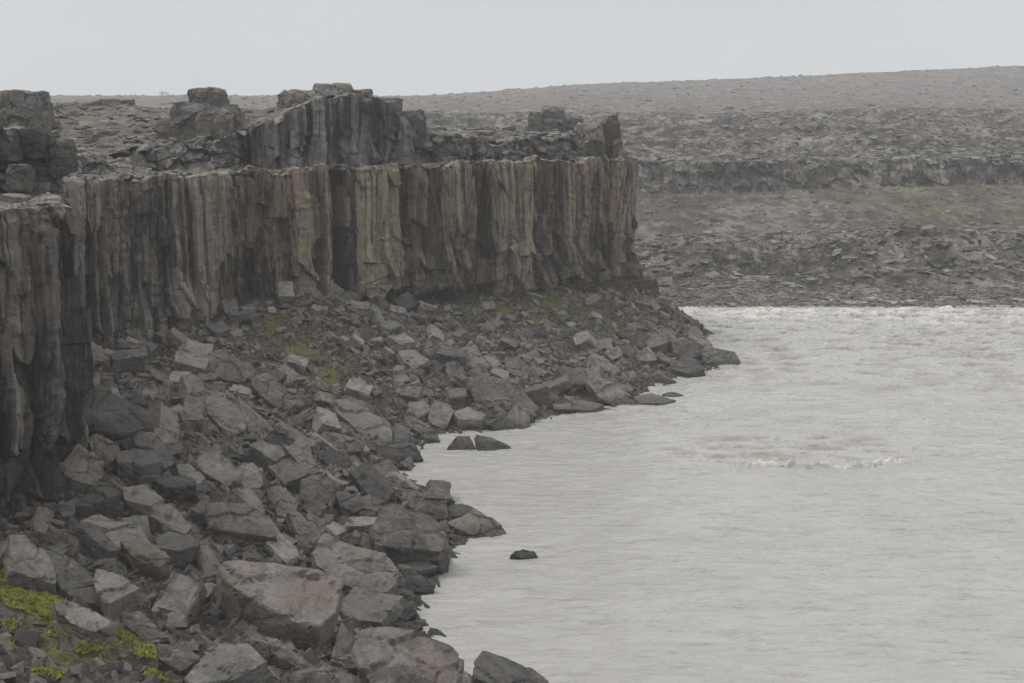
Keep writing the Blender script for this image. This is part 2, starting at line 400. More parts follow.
# ------------------------------------------------------------------ cliffs
def resample(path, ds):
    A = np.array(path, float)
    # Chaikin once keeps corners soft yet present
    B = [A[0]]
    for i in range(len(A)-1):
        B += [A[i]*.75+A[i+1]*.25, A[i]*.25+A[i+1]*.75]
    B.append(A[-1]); A = np.array(B)
    L = np.concatenate([[0], np.cumsum(np.hypot(*np.diff(A[:, :2], axis=0).T))])
    s = np.arange(0, L[-1], ds)
    out = np.stack([np.interp(s, L, A[:, k]) for k in range(A.shape[1])], -1)
    t = np.gradient(out[:, :2], axis=0)
    for _ in range(3):
        k = max(1, int(1.2/ds)); ker = np.ones(2*k+1)/(2*k+1)
        t = np.stack([np.convolve(np.pad(t[:, c], k, mode='edge'), ker, 'valid') for c in (0, 1)], -1)
    t /= np.hypot(t[:, 0], t[:, 1])[:, None]
    nrm = np.stack([t[:, 1], -t[:, 0]], -1)
    return s, out, nrm
def columns(S, Z01, Zm, seed, wmin=.8, wmax=2.1, amp=1.0, roughw=0.0):
    """outward displacement of a columnar basalt face; S along, Z01 0 bottom..1 top, Zm metres"""
    r = np.random.default_rng(seed)
    L = S.max()+8
    wd = np.clip(r.lognormal(math.log((wmin+wmax)/2*.72), .5, int(L/wmin)+30), .4, wmax*1.35)
    bounds = np.concatenate([[-4], -4+np.cumsum(wd)])
    n = len(bounds)
    Sp = S + .5*vnoise(S*.12, Zm*.05, seed=seed) + .07*vnoise(S*.7, Zm*.28, seed=seed+1)
    k = np.clip(np.searchsorted(bounds, Sp)-1, 0, n-2)
    w = bounds[k+1]-bounds[k]; t = (Sp-bounds[k])/w*2-1
    apex = r.uniform(-.8, .8, n)[k]; flat = r.uniform(.0, .6, n)[k]
    side = np.where(t > apex, (t-apex)/(1-apex), (apex-t)/(1+apex))
    sl = np.where(t > apex, r.uniform(.1, .6, n)[k], r.uniform(.1, .6, n)[k])
    d = -np.maximum(0, side-flat)*w*sl*.5
    deep = r.random(n)[k]
    d -= (.05+.55*deep**4)*np.exp(-((1-np.abs(t))*w/(.05+.09*deep))**2)
    d += r.normal(0, .17, n)[k] - .8*(r.random(n) < .10)[k]
    gb = np.cumsum(r.uniform(2.5, 9, 80))-5; g = np.clip(np.searchsorted(gb, Sp)-1, 0, 78)
    d += r.uniform(-.6, .6, 80)[g]; 
    tone = r.uniform(0, 1, n)[k]+r.uniform(-.25, .25, 80)[g]; och = r.uniform(0, 1, n)[k]
    for q in range(5):       # broken column segments
        hb = r.uniform(.02, .97 if q < 3 else .5, n)[k]; slope = (r.uniform(-1, 1, n)*r.choice([.01, .03, .08], n))[k]; arch = (r.uniform(-.02, .14, n)*(r.random(n) < .5))[k]
        act = r.random(n)[k] < (.36 if q < 3 else .65)
        below = Z01 < hb + slope*t + arch*t*t
        dv = np.where(r.random(n) < .3, r.uniform(.1, .7, n), r.uniform(-1.7, .0, n))[k]; dt = r.uniform(-.4, .4, n)[k]; tw = r.uniform(-.35, .35, n)[k]
        d = d + np.where(act & below, dv*.7+tw*t, 0); tone = tone + np.where(act & below, dt, 0); och = och+np.where(act & below, -dt*.8, 0)
    # narrow secondary columns and joints inside each column
    w2 = np.cumsum(r.uniform(.22, .75, int(L/.3)))-5; k2 = np.clip(np.searchsorted(w2, Sp+.12*vnoise(S*.5, Zm*.8, seed=seed+50))-1, 0, len(w2)-2)
    q2 = r.normal(0, .05, len(w2))[k2]; tone = tone*.75 + .12 + r.normal(0, .13, len(w2))[k2]; och = och*.7+.15 + r.normal(0, .16, len(w2))[k2]; jz = np.floor(Zm/2.3+r.uniform(0, 9, len(w2))[k2]); jr = _h(k2.astype(float), jz, jz*0, seed+51)
    d = d + q2 + .20*(jr-.5); tone = tone + .22*(jr-.5)
    dk = (r.random(n) < .16)[k]; tone = tone - .55*dk; och = och - .5*dk; d = d - .55*dk
    # spalled flakes: tall planar scars
    f1, f2, rv, ox, oy = cells(Sp/1.9+seed, Zm/5.2, seed+8)
    sp_ = (rv < .36); d = d + np.where(sp_, -.30-1.1*rv+ox*.9+oy*.5, 0); tone = tone+np.where(sp_, (rv-.15)*2.2, 0)
    # chunky angular blocks at the foot
    f1, f2, rv, ox, oy = cells(S/1.9+3*seed+.25*Zm/3, Zm/3.0, seed+5)
    foot = 1-sstep(.16, .44, Z01+.22*vnoise(S*.22, S*0, seed=seed+9))
    hh = np.floor(rv*997); tw = _h(hh, hh*0, hh*0, 3); tw2 = _h(hh, hh*0, hh*0, 4)
    d = d*(1-.5*foot) + foot*((rv-.4)*1.5 + ox*(tw-.5)*3.0 + oy*(tw2-.65)*2.8 - .3*(1-sstep(0, .05, f2-f1)))
    tone = tone*(1-.5*foot) + foot*(.16+tw2*.65); och = och*(1-.45*foot)
    d = d + 1.1*fbm(S*.07, Zm*.03, oct=3, seed=seed+20) + .13*fbm(S*1.1, Zm*.9, oct=5, seed=seed+30, gain=.65) + .10*vnoise(S*.5, Zm*2.2, seed=seed+31)*vnoise(S*.3, Zm*.3, seed=seed+33)*2
    # rubbly, non columnar parts
    a1, a2, av, ax, ay = cells(S/2.2, Zm/1.5, seed+12); b1, b2, bv, bx, by = cells(S/.8, Zm/.6, seed+14)
    hh = np.floor(av*991); tw = _h(hh, hh*0, hh*0, 5)
    dr = 2.2*(av-.5)+ax*(tw-.5)*2+ay*(av-.7)*1.2-.35*(1-sstep(0, .1, a2-a1))+.6*(bv-.5)-.15*(1-sstep(0, .12, b2-b1))+1.6*fbm(S*.2, Zm*.2, oct=3, seed=seed+15)
    d = d*(1-roughw)+dr*roughw; tone = tone*(1-roughw)+roughw*(.2+.6*bv); och = och*(1-.7*roughw)
    return d*amp, np.clip(tone, -.25, 1.25), np.clip(och, 0, 1.2)
def cliff(name, path, mat, seed, ds=.1, dz=.12, amp=1.0, wmin=.8, wmax=2.1, lip=3.0, crest=.5, tanf=None, rustf=None, under=None, lean=.03, roughf=None, tonef=None, satf=None):
    """path rows: x, y, ztop, zbot"""
    s, pt, nrm = resample(path, ds)
    hmax = (pt[:, 2]-pt[:, 3]).max(); nz = int(hmax/dz); nl = int(lip/.22)
    v = np.linspace(0, 1, nz)
    Z01, S = np.meshgrid(v, s, indexing='ij')
    zt = pt[:, 2] + crest*(fbm(s*.45, s*0, oct=3, seed=seed+40)) + crest*.7*(_h(np.floor(s/1.3), s*0, s*0, seed+2)-.5)
    Z = pt[:, 3][None]+Z01*(zt-pt[:, 3])[None]
    d, tone, och = columns(S, Z01, Z, seed, wmin, wmax, amp, 0.0 if roughf is None else roughf(pt)[None])
    d = d + lean*(pt[:, 2][None]-Z)
    if under is not None: d = d + under(pt, Z, Z01)
    top = sstep(.93, 1.0, Z01); d = d - top*.5*np.abs(fbm(S*.8, Z, oct=2, seed=seed+3))
    X = pt[:, 0][None]+nrm[:, 0][None]*d; Y = pt[:, 1][None]+nrm[:, 1][None]*d
    rows = [np.stack([X, Y, Z], -1)]; tn = [tone]; oc = [och]
    dl = d[-1]
    for j in range(1, nl+1):
        b = j/nl*lip
        xx = pt[:, 0]+nrm[:, 0]*(dl*(1-j/nl)-b); yy = pt[:, 1]+nrm[:, 1]*(dl*(1-j/nl)-b)
        f1, f2, rv, _, _ = cells(xx*.9, yy*.9, seed)
        zz = zt + .42*(rv-.5)*sstep(0, .12, f2-f1)*min(1, j/2) + .12*fbm(xx*1.5, yy*1.5, seed=4)-.45*(j/nl)**2
        rows.append(np.stack([xx, yy, zz], -1)[None]); tn.append(np.full((1, len(s)), .75)+(rv[None]-.5)*.5); oc.append(np.full((1, len(s)), .15))
    Vv = np.concatenate(rows, 0); tn = np.concatenate(tn, 0); oc = np.concatenate(oc, 0)
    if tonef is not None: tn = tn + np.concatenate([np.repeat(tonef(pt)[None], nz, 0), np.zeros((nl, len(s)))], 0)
    tf = np.ones(len(s)) if tanf is None else tanf(pt)
    rf = np.full(len(s), .3) if rustf is None else rustf(pt)
    rust = np.repeat(rf[None], Vv.shape[0], 0)*np.concatenate([sstep(.15, .75, Z01)*.9+.1, np.zeros((nl, len(s)))], 0)
    Fq = grid_faces(Vv.shape[0], len(s))[:, ::-1]
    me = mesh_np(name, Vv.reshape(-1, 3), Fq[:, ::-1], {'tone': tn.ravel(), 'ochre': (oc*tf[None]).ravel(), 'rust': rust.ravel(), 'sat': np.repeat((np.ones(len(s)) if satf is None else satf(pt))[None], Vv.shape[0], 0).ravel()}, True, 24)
    o = link(name, me, mat); tag(o, kind='structure')
    return o

P1 = [(-70, 52, 26, 4), (-42, 66, 24.8, 3), (-28.8, 75.3, 24.1, 1.5), (-25.8, 80, 24.0, 3), (-26.6, 86, 23.8, 6), (-31.3, 100, 23.2, 6), (-36, 110, 23, 6), (-40, 118, 23, 5.5), (-39.5, 124, 22.9, 5), (-36, 131, 22.9, 5), (-29, 138, 22.9, 6), (-22, 145, 22.9, 8),
      (-12.5, 154, 22.9, 6.6), (-1.4, 162, 22.9, 6.8), (8, 169, 22.9, 6.9), (14.2, 174.5, 22.9, 7), (16.6, 180, 22.9, 6), (15, 189, 22.9, 5), (5, 199, 22.9, 5), (-12, 210, 22.9, 5), (-40, 224, 23, 4), (-90, 244, 23, 4)]
def tan1(pt):
    return (.45 + .60*np.exp(-((pt[:, 0]+16)/11)**2) + .25*sstep(-6, 4, pt[:, 0]))*(1-.6*(1-sstep(84, 95, pt[:, 1])))
def rust1(pt): return .62-.48*(1-sstep(84, 92, pt[:, 1]))+.7*np.exp(-((pt[:, 0]+26)/7)**2)+.9*np.exp(-((pt[:, 0]-12)/4)**2)+.25*np.exp(-((pt[:, 1]-76)/2)**2)
def under1(pt, Z, Z01):
    a = np.exp(-((pt[:, 0]+8)/4.5)**2)[None]*(1-sstep(7.2, 9.6, Z))*-2.6
    b = sstep(-4, 2, pt[:, 0])[None]*(1-sstep(6.9, 8.2, Z))*-1.4
    c = -(1-sstep(84, 92, pt[:, 1]))[None]*(.04*np.maximum(0, 24-Z)+.20*np.maximum(0, 12-Z))
    return a+b+c
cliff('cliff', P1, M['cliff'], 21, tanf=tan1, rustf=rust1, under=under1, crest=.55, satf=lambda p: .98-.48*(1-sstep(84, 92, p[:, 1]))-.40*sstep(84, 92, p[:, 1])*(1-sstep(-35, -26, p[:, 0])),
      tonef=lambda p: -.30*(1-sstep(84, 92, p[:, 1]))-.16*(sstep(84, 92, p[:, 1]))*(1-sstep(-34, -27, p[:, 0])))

P2 = [(-80, 80, 28.5, 22), (-50, 89, 28.3, 22), (-38, 94, 28.3, 22.8), (-33.2, 97.5, 28.0, 22.8), (-34.6, 102, 27.6, 22), (-39, 108, 27.0, 22), (-45, 116, 26, 22), (-47.5, 126, 24.6, 22), (-46, 134, 24.2, 22), (-44, 138, 24.6, 22.5), (-38, 144, 25.1, 22.5), (-31, 147.5, 26.3, 22.5),
      (-27.5, 148.6, 26.8, 22.5), (-25.4, 149.3, 28.0, 22.5), (-23.5, 150.8, 28.7, 22.5), (-21.5, 151.8, 29.7, 22.5), (-18.5, 154, 30.9, 22.5), (-16, 156, 30.8, 22.5), (-13.4, 159, 30.0, 22.5), (-11.6, 161, 27.6, 22.5), (-9.5, 163, 25.8, 22.5), (-4, 167, 25.4, 22.5), (3, 171, 25.3, 22.5), (9, 175, 26.3, 22.5), (12.3, 178.5, 26.5, 22.5),
      (13.5, 183, 25, 22), (11, 190, 24.8, 22), (3, 196, 24.6, 22), (-14, 206, 24.6, 22), (-42, 220, 25.5, 22), (-90, 238, 26.5, 22)]
cliff('cliff_upper_tier', P2, M['cliff_dark'], 57, amp=.8, wmin=.7, wmax=1.7, lip=2.5, crest=.9, satf=lambda p: .42+0*p[:, 0], tanf=lambda p: .2+0*p[:, 0], lean=.02,
      roughf=lambda p: np.clip(1-sstep(-30.5, -26.5, p[:, 0])+.75*sstep(-12.5, -9, p[:, 0]), 0, 1)*.9+.05,
      under=lambda pt, Z, Z01: (1-sstep(-31, -27, pt[:, 0]))[None]*(1-Z01)*1.8+sstep(-12, -9, pt[:, 0])[None]*(1-Z01)*.9)

H_low = RBF([(p[0], p[1], 22.75 if i > 7 else p[2]-.15) for i, p in enumerate(P1)] + [(-50, 100, 24), (-50, 130, 23.4), (-60, 200, 23), (-20, 180, 23)])
up = [(p[0], p[1], p[2]-.25) for p in P2]
up += [(-52, 160, 26.9), (-44, 152, 26.1), (-60, 200, 29.4), (-47, 190, 28.8), (-36, 175, 28.3), (-28, 156, 28.3), (-20, 160, 30.0), (-24, 168, 29.0), (-13, 170, 26.8), (-5, 182, 25.9), (0, 190, 25.9), (6, 185, 25.9), (-80, 130, 28), (-90, 200, 29.8), (-50, 98, 28.8), (-41, 100, 28.6), (-70, 105, 29), (-38, 205, 28), (-22, 195, 26.6), (-54, 138, 25.2), (-58, 120, 27)]
H_upr = RBF(up)
def H_up(x, y):
    h = H_upr(x, y)
    st = .55; q = h/st + .8*fbm(np.asarray(x)*.12, np.asarray(y)*.12, seed=71)
    return (np.floor(q)+sstep(.25, .75, q-np.floor(q)))*st - .8*st*fbm(np.asarray(x)*.12, np.asarray(y)*.12, seed=71)
poly1 = [(p[0], p[1]) for p in P1]; poly2 = [(p[0], p[1]) for p in P2]
def inset(poly, d):
    A = np.array(poly, float); t = np.gradient(A, axis=0); t /= np.hypot(t[:, 0], t[:, 1])[:, None]
    return [tuple(q) for q in A - np.stack([t[:, 1], -t[:, 0]], -1)*d]
def plate(name, poly, Hf, d, step, x0, x1, y0, y1, mossf):
    gx = np.arange(x0, x1, step); gy = np.arange(y0, y1, step); Y, X = np.meshgrid(gy, gx, indexing='ij')
    f1, f2, rv, ox, oy = cells(X/1.9+.3*Y/1.9*0, Y/2.6, 91)
    Z = Hf(X, Y) + .38*(rv-.5)*sstep(0, .15, f2-f1) + .15*fbm(X*.9, Y*.9, seed=12)
    Zc = inside(inset(poly, d)+[(-150, 238), (-150, 50)], X[:-1, :-1]+step/2, Y[:-1, :-1]+step/2)
    o = link(name, mesh_np(name, np.stack([X, Y, Z], -1).reshape(-1, 3), grid_faces(len(gy), len(gx), Zc), {'moss': mossf(X, Y).ravel()}, True, 40), M['plateau'])
    tag(o, kind='structure')
plate('cliff_ledge', poly1, H_low, 1.6, .35, -90, 20, 50, 245, lambda X, Y: .30+.3*fbm(X*.15, Y*.15, seed=33)+.35*np.exp(-((X+9)/5)**2))
plate('plateau', poly2, H_up, 1.4, .35, -120, 16, 70, 240, lambda X, Y: .28+.55*fbm(X*.09, Y*.09, seed=35))

# conglomerate bank under the headland
def bank():
    path = [(4, 164.5, 8.2, 5), (9, 168.5, 8.0, 3.6), (14.0, 172.8, 7.7, 3.0), (17.6, 177.2, 7.4, .5), (19.5, 182, 6.6, -1.0), (18.5, 190, 6.5, -1), (12, 197, 6.5, -1), (-2, 206, 6.5, -1), (-30, 222, 6.5, -1)]
    s, pt, nrm = resample(path, .12); nz = 70
    v, S = np.meshgrid(np.linspace(0, 1, nz), s, indexing='ij')
    Z = pt[:, 3][None]+v*(pt[:, 2]-pt[:, 3])[None]
    d = (1-v)**1.2*2.6 + .55*fbm(S*.5, Z*.6, oct=5, seed=61) + .35*(cells(S*1.6, Z*1.8, 62)[0]-.5) - .3
    X = pt[:, 0][None]+nrm[:, 0][None]*d; Y = pt[:, 1][None]+nrm[:, 1][None]*d
    Xb = pt[:, 0]-nrm[:, 0]*2.5; Yb = pt[:, 1]-nrm[:, 1]*2.5
    V = np.concatenate([np.stack([X, Y, Z], -1), np.stack([Xb, Yb, pt[:, 2]+.1], -1)[None]], 0)
    mo = np.concatenate([sstep(.55, 1, v)*.30, np.full((1, len(s)), .3)], 0)
    o = link('earth_bank', mesh_np('earth_bank', V.reshape(-1, 3), grid_faces(nz+1, len(s)), {'moss': mo.ravel()}, True), M['talus']); tag(o, kind='structure')
bank()

# ------------------------------------------------------------------ far bank terrain
FF = 1400.0
def zpy(Y, py):
    return at_Y(512, py, Y).z
YK = [198, 206, 214, 224, 234, 247, 262, 285, 312, 333, 338, 352, 385, 430, 520, 640, 800, 1000, 1300]
LK = [-2.5, .0, zpy(214, 297), zpy(224, 289), zpy(234, 279), zpy(247, 262), zpy(262, 250), zpy(285, 233), zpy(312, 212), zpy(333, 194), zpy(338, 162), zpy(352, 157), zpy(385, 141), zpy(430, 129), zpy(520, 117), zpy(640, 107), zpy(800, 95), zpy(1000, 83), zpy(1300, 84)]
RK = [-2.5, .0, zpy(214, 298), zpy(224, 286), zpy(234, 253), zpy(247, 243), zpy(262, 240), zpy(285, 228), zpy(312, 203), zpy(333, 186), zpy(338, 160), zpy(352, 148), zpy(385, 134), zpy(430, 124), zpy(520, 112), zpy(640, 103), zpy(800, 92), zpy(1000, 65), zpy(1300, 66)]
NK = list(LK); NK[-3:] = [zpy(800, 99), zpy(1000, 96), zpy(1300, 97)]   # far left of the view
def far_base(X, Y):
    a = X/Y; px = 512+FF*a*.985
    wob = 5*fbm(a*9, a*0+.5, oct=3, seed=44); Yw = Y + wob*sstep(210, 240, Y)*(1+sstep(340, 600, Y)*2) + 1.2*fbm(a*30, a*0+.5, oct=2, seed=46)
    zl = np.interp(Yw, YK, LK); zr = np.interp(Yw, YK, RK); zn = np.interp(Yw, YK, NK)
    t = sstep(700, 900, px); u = (px-640)/384
    zc = zl*(1-t)+zr*t
    zc = np.where(Y > 560, zl+(zr-zl)*np.clip(u, -.3, 1.6), zc)
    b = sstep(560, 700, Y); zlin = zl+(zr-zl)*np.clip(u, 0, 1.5); zc = (zl*(1-t)+zr*t)*(1-b)+zlin*b
    q = sstep(640, 400, px) if False else 1-sstep(400, 640, px)
    zc = zc*(1-q*b)+zn*q*b
    return zc, Yw, px
def far_h(X, Y):
    z, Yw, px = far_base(X, Y)
    lump = sstep(222, 236, Yw)*(1-sstep(254, 268, Yw))
    f1, f2, rv, _, _ = cells(X/4.2, Y/5.5, 101); g1, g2, gv, _, _ = cells(X/1.5, Y/2.2, 103)
    z = z + lump*(1.9*(rv-.4)*sstep(0, .25, f2-f1) + 1.0*(gv-.5)*sstep(0, .2, g2-g1) + 3.4*fbm(X*.07+.4*vnoise(X*.1, Y*.1), Y*.08, oct=4, seed=51))
    slope = sstep(254, 272, Yw)*(1-sstep(326, 333, Yw)); z = z+slope*(.35*fbm(X*.2, Y*.2, oct=4, seed=52)+.45*np.maximum(0, gv-.86)*5*sstep(0, .2, g2-g1))
    rill = fbm(X*.28+.02*Y, Y*.03, oct=4, seed=151); z = z + lump*1.3*np.abs(rill)*-2*sstep(640, 800, px) + lump*.5
    shelf = sstep(338, 345, Yw)*(1-sstep(470, 560, Yw))
    h1, h2, hv, _, _ = cells(X/6.5, Y/14, 107)
    z = z + shelf*(1.25*(hv-.5)*sstep(0, .10, h2-h1)+.8*(rv-.5)*sstep(0, .2, f2-f1)+.35*(gv-.5)) 
    # low steps (lava terraces)
    for (yk, hh, sd) in ((365, 1.2, 1), (398, 1.5, 2), (440, 1.3, 3), (500, 1.3, 4)):
        yk2 = yk+14*fbm(X*.02, X*0+sd, oct=4, seed=130+sd)+3*vnoise(X*.25, X*0, seed=140+sd)
        z = z + hh*(sstep(yk2, yk2+1.5, Y)-sstep(yk2+2, yk2+60, Y))
    pl = sstep(520, 640, Yw); z = z + pl*(1.5*fbm(X*.05, Y*.025, oct=6, seed=54, gain=.62)+.9*np.maximum(0, hv-.9)*7*sstep(0, .2, h2-h1)*.25)
    gr = (1-sstep(214, 224, Yw)); z = z+gr*.25*(gv-.5)*sstep(206, 210, Y)
    # columnar cliff band displaced: small columns via height jitter of the rim
    z = z + shelf*1.6*fbm(X*.06, Y*.04, oct=4, seed=58)
    return z, Yw, px, lump, slope, shelf, pl
def col_jit(X):
    k = np.floor(X/2.1+.6*vnoise(X*.3, X*0, seed=66)); return (_h(k, k*0, k*0, 67)-.5)
az = np.concatenate([np.linspace(-.62, -.09, 240), np.linspace(-.088, .40, 1180), np.linspace(.402, .95, 260)])
yr = np.concatenate([np.arange(198, 222, .7), np.arange(222, 285, .45), np.arange(285, 332, .8), np.arange(332, 340, .22), np.arange(340, 420, .6), np.arange(420, 560, 1.3), np.arange(560, 1000, 6), np.arange(1000, 1320, 25)])
Yg, Ag = np.meshgrid(yr, az, indexing='ij'); Xg = Ag*Yg
ji = col_jit(Xg)*1.6*sstep(326, 332, Yg)*(1-sstep(340, 350, Yg)); wv = 2.5*vnoise(Xg*.06, Xg*0, seed=68)*sstep(320, 332, Yg)*(1-sstep(345, 360, Yg))
Zg, Yw, pxg, lump, slp, shf, pl = far_h(Xg, Yg+ji+wv)
c1, c2, cv, _, _ = cells(Xg/3.0, Zg/2.6, 171); d1, d2, dv_, _, _ = cells(Xg/1.1, Zg/1.6, 173)
band = sstep(329, 333, Yg)*(1-sstep(341, 347, Yg))
Yg = Yg - band*(2.6*(cv-.5)+1.1*(dv_-.5)+3*fbm(Xg*.08, Zg*.1, oct=3, seed=175)); Xg = Ag*Yg
soil = np.clip(sstep(250, 266, Yw)*(1-sstep(331, 334, Yw))*(.75+.4*fbm(Xg*.05, Yg*.05, seed=77)), 0, 1)
mo = .34*sstep(285, 325, Yw)*(1-sstep(333, 336, Yw))*sstep(700, 950, pxg) + .30*slp*(.5+fbm(Xg*.05, Yg*.04, seed=78)) + .35*(1-sstep(216, 232, Yw))*sstep(210, 214, Yw)*(.6+fbm(Xg*.08, Yg*.02, seed=79))
mo = mo + .75*np.exp(-((Yw-342)/3.0)**2)*sstep(620, 760, pxg) + .35*lump*np.maximum(0, fbm(Xg*.07, Yg*.05, seed=80))*2
far = mesh_np('far_bank', np.stack([Xg, Yg, Zg], -1).reshape(-1, 3), grid_faces(len(yr), len(az)), {'soil': soil.ravel(), 'moss': mo.ravel(), 'plain': (pl*.9).ravel()}, True, 45)
o = link('far_bank', far, M['far']); tag(o, kind='structure')

# ------------------------------------------------------------------ river
wy = np.concatenate([np.arange(4, 60, 1.2), np.arange(60, 130, .19), np.arange(130, 216, .22), np.arange(216, 300, 2)])
wa = np.linspace(-.17, .50, 900); wa = np.concatenate([np.linspace(-.6, -.171, 60), wa, np.linspace(.503, 1.2, 90)])
Yg, Ag = np.meshgrid(wy, wa, indexing='ij'); Xg = Ag*Yg
rap = np.clip(sstep(118, 195, Yg+14*fbm(Xg*.04, Yg*.03, oct=3, seed=5)), 0, 1)*sstep(-6, 8, Xg+.1*(Yg-150)*0)
hb = at_z(820, 466, 0)
arc = np.hypot((Xg-hb.x)/13, (Yg-hb.y-5.5)/5.8)          # standing wave below the hydraulic jump
arcn = .28*fbm(Xg*.22, Yg*.3, oct=3, seed=15)
aw = np.exp(-((arc+arcn-1)/.09)**2)*(1-sstep(hb.y-1, hb.y+5, Yg))*np.exp(-((Xg-hb.x)/12)**4)
inner = (1-sstep(.8, 1.15, arc))*.8 + .35*np.exp(-((Xg-hb.x-3)/18)**2-((Yg-hb.y-16)/16)**2)
def ridged(x, y, **k): return 1-np.abs(fbm(x, y, **k))*2.2
Wz = .06*fbm(Xg*.55, Yg*1.5, oct=4, seed=21) + .07*fbm(Xg*.16, Yg*.3, oct=3, seed=22)
rough = .08+.80*rap+.36*inner
Wz = Wz + rough*(.62*ridged(Xg*.22, Yg*.36, oct=5, seed=23) + .26*ridged(Xg*.9, Yg*1.2, oct=3, seed=24)) + aw*(.38+.35*vnoise(Xg*1.3, Yg*1.0, seed=27)+.3*vnoise(Xg*3.1, Yg*2.5, seed=37))
Wz = Wz + .5*sstep(186, 199, Yg)*(1-sstep(203, 206, Yg))*np.maximum(0, fbm(Xg*.35, Yg*.3, oct=4, seed=25))*2
Wz -= rough*.42
Wz = Wz*(1-sstep(199, 205, Yg)) - .05*sstep(199, 205, Yg)
foam = .75*aw*np.clip(.6+1.5*fbm(Xg*.8, Yg*.8, oct=3, seed=29), 0, 1.3) + .12*inner + (.22*sstep(183, 200, Yg)) + .10*sstep(150, 185, Yg) + .22*rap*np.maximum(0, fbm(Xg*.2, Yg*.25, oct=3, seed=26))*2 + .65*rough*sstep(.05, .40, Wz)
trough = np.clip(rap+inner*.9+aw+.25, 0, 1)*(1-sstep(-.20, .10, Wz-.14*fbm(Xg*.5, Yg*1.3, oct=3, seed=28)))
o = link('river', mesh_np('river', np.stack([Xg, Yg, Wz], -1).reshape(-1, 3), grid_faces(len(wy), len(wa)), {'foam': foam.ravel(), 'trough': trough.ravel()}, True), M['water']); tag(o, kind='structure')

# river bed / ground sheet reaching the horizon (below everything)
V = [(-3000, -600, -6), (3000, -600, -6), (3000, 5000, -6), (-3000, 5000, -6)]
o = link('ground', mesh_np('ground', V, [(0, 1, 2, 3)], {'moss': [0, 0, 0, 0]}), M['plateau']); tag(o, kind='structure')

# ------------------------------------------------------------------ angular rocks
def convex_from_points(P3):
    bm = bmesh.new()
    for p in P3: bm.verts.new(p)
    r = bmesh.ops.convex_hull(bm, input=bm.verts)
    dead = [g for g in set(r['geom_interior']+r['geom_unused']) if isinstance(g, bmesh.types.BMVert)]
    if dead: bmesh.ops.delete(bm, geom=[v for v in dead if v.is_valid], context='VERTS')
    loose = [v for v in bm.verts if not v.link_faces]
    if loose: bmesh.ops.delete(bm, geom=loose, context='VERTS')
    bmesh.ops.recalc_face_normals(bm, faces=bm.faces)
    return bm
def chip(bm, rnd, n, lo=.72, hi=.93, center=None, bias=None):
    for _ in range(n):
        d = Vector((rnd.gauss(0, 1), rnd.gauss(0, 1), rnd.gauss(0, 1))).normalized()
        c = center or Vector((0, 0, 0))
        h = max((v.co-c).dot(d) for v in bm.verts)
        bmesh.ops.bisect_plane(bm, geom=bm.verts[:]+bm.edges[:]+bm.faces[:], plane_co=c+d*h*rnd.uniform(lo, hi), plane_no=d, clear_outer=True)
        pts = [v.co.copy() for v in bm.verts]
        bm.free(); bm = convex_from_points(pts)
    return bm
def finish_rock(bm, name, seed, size, bev=.02, detail=2, rough=.035):
    bmesh.ops.dissolve_limit(bm, angle_limit=math.radians(4), verts=bm.verts, edges=bm.edges)
    try: bmesh.ops.bevel(bm, geom=bm.edges[:], offset=size*bev, segments=1, affect='EDGES', clamp_overlap=True)
    except Exception: pass
    bmesh.ops.triangulate(bm, faces=bm.faces)
    for k in range(detail+1):
        L = size/(2.6*2**k)
        ed = [e for e in bm.edges if e.calc_length() > L]
        if ed: bmesh.ops.subdivide_edges(bm, edges=ed, cuts=1, use_grid_fill=False)
        bmesh.ops.triangulate(bm, faces=bm.faces)
    bm.normal_update()
    co = np.array([v.co[:] for v in bm.verts]); nm = np.array([v.normal[:] for v in bm.verts]); p = co/size+seed*1.37
    si = int(seed*100) % 9973
    a_ = fbm(p[:, 0]*2.2, p[:, 1]*2.2, p[:, 2]*2.2, 5, si, .55)
    f1, f2, rv, O = cells3(p[:, 0]*1.9+.2*a_, p[:, 1]*1.9, p[:, 2]*2.6, si+7)
    g1, g2, gv, G = cells3(p[:, 0]*5.1, p[:, 1]*5.1, p[:, 2]*6.5+.3*a_, si+9)
    tl = (np.sin(np.stack([rv*91, rv*57, rv*133], -1))*O).sum(1)
    d = 1.5*a_ + 2.0*(rv-.5) + 1.5*tl - 1.0*(1-sstep(0, .07, f2-f1)) + .75*(gv-.5)*sstep(.3, .7, rv) - .35*(1-sstep(0, .08, g2-g1))*(gv > .5)
    co = co + nm*(size*rough*d)[:, None]
    for v, c in zip(bm.verts, co): v.co = c
    me = bpy.data.meshes.new(name); bm.to_mesh(me); bm.free()
    me.polygons.foreach_set('use_smooth', [True]*len(me.polygons)); me.set_sharp_from_angle(angle=math.radians(22))
    return me

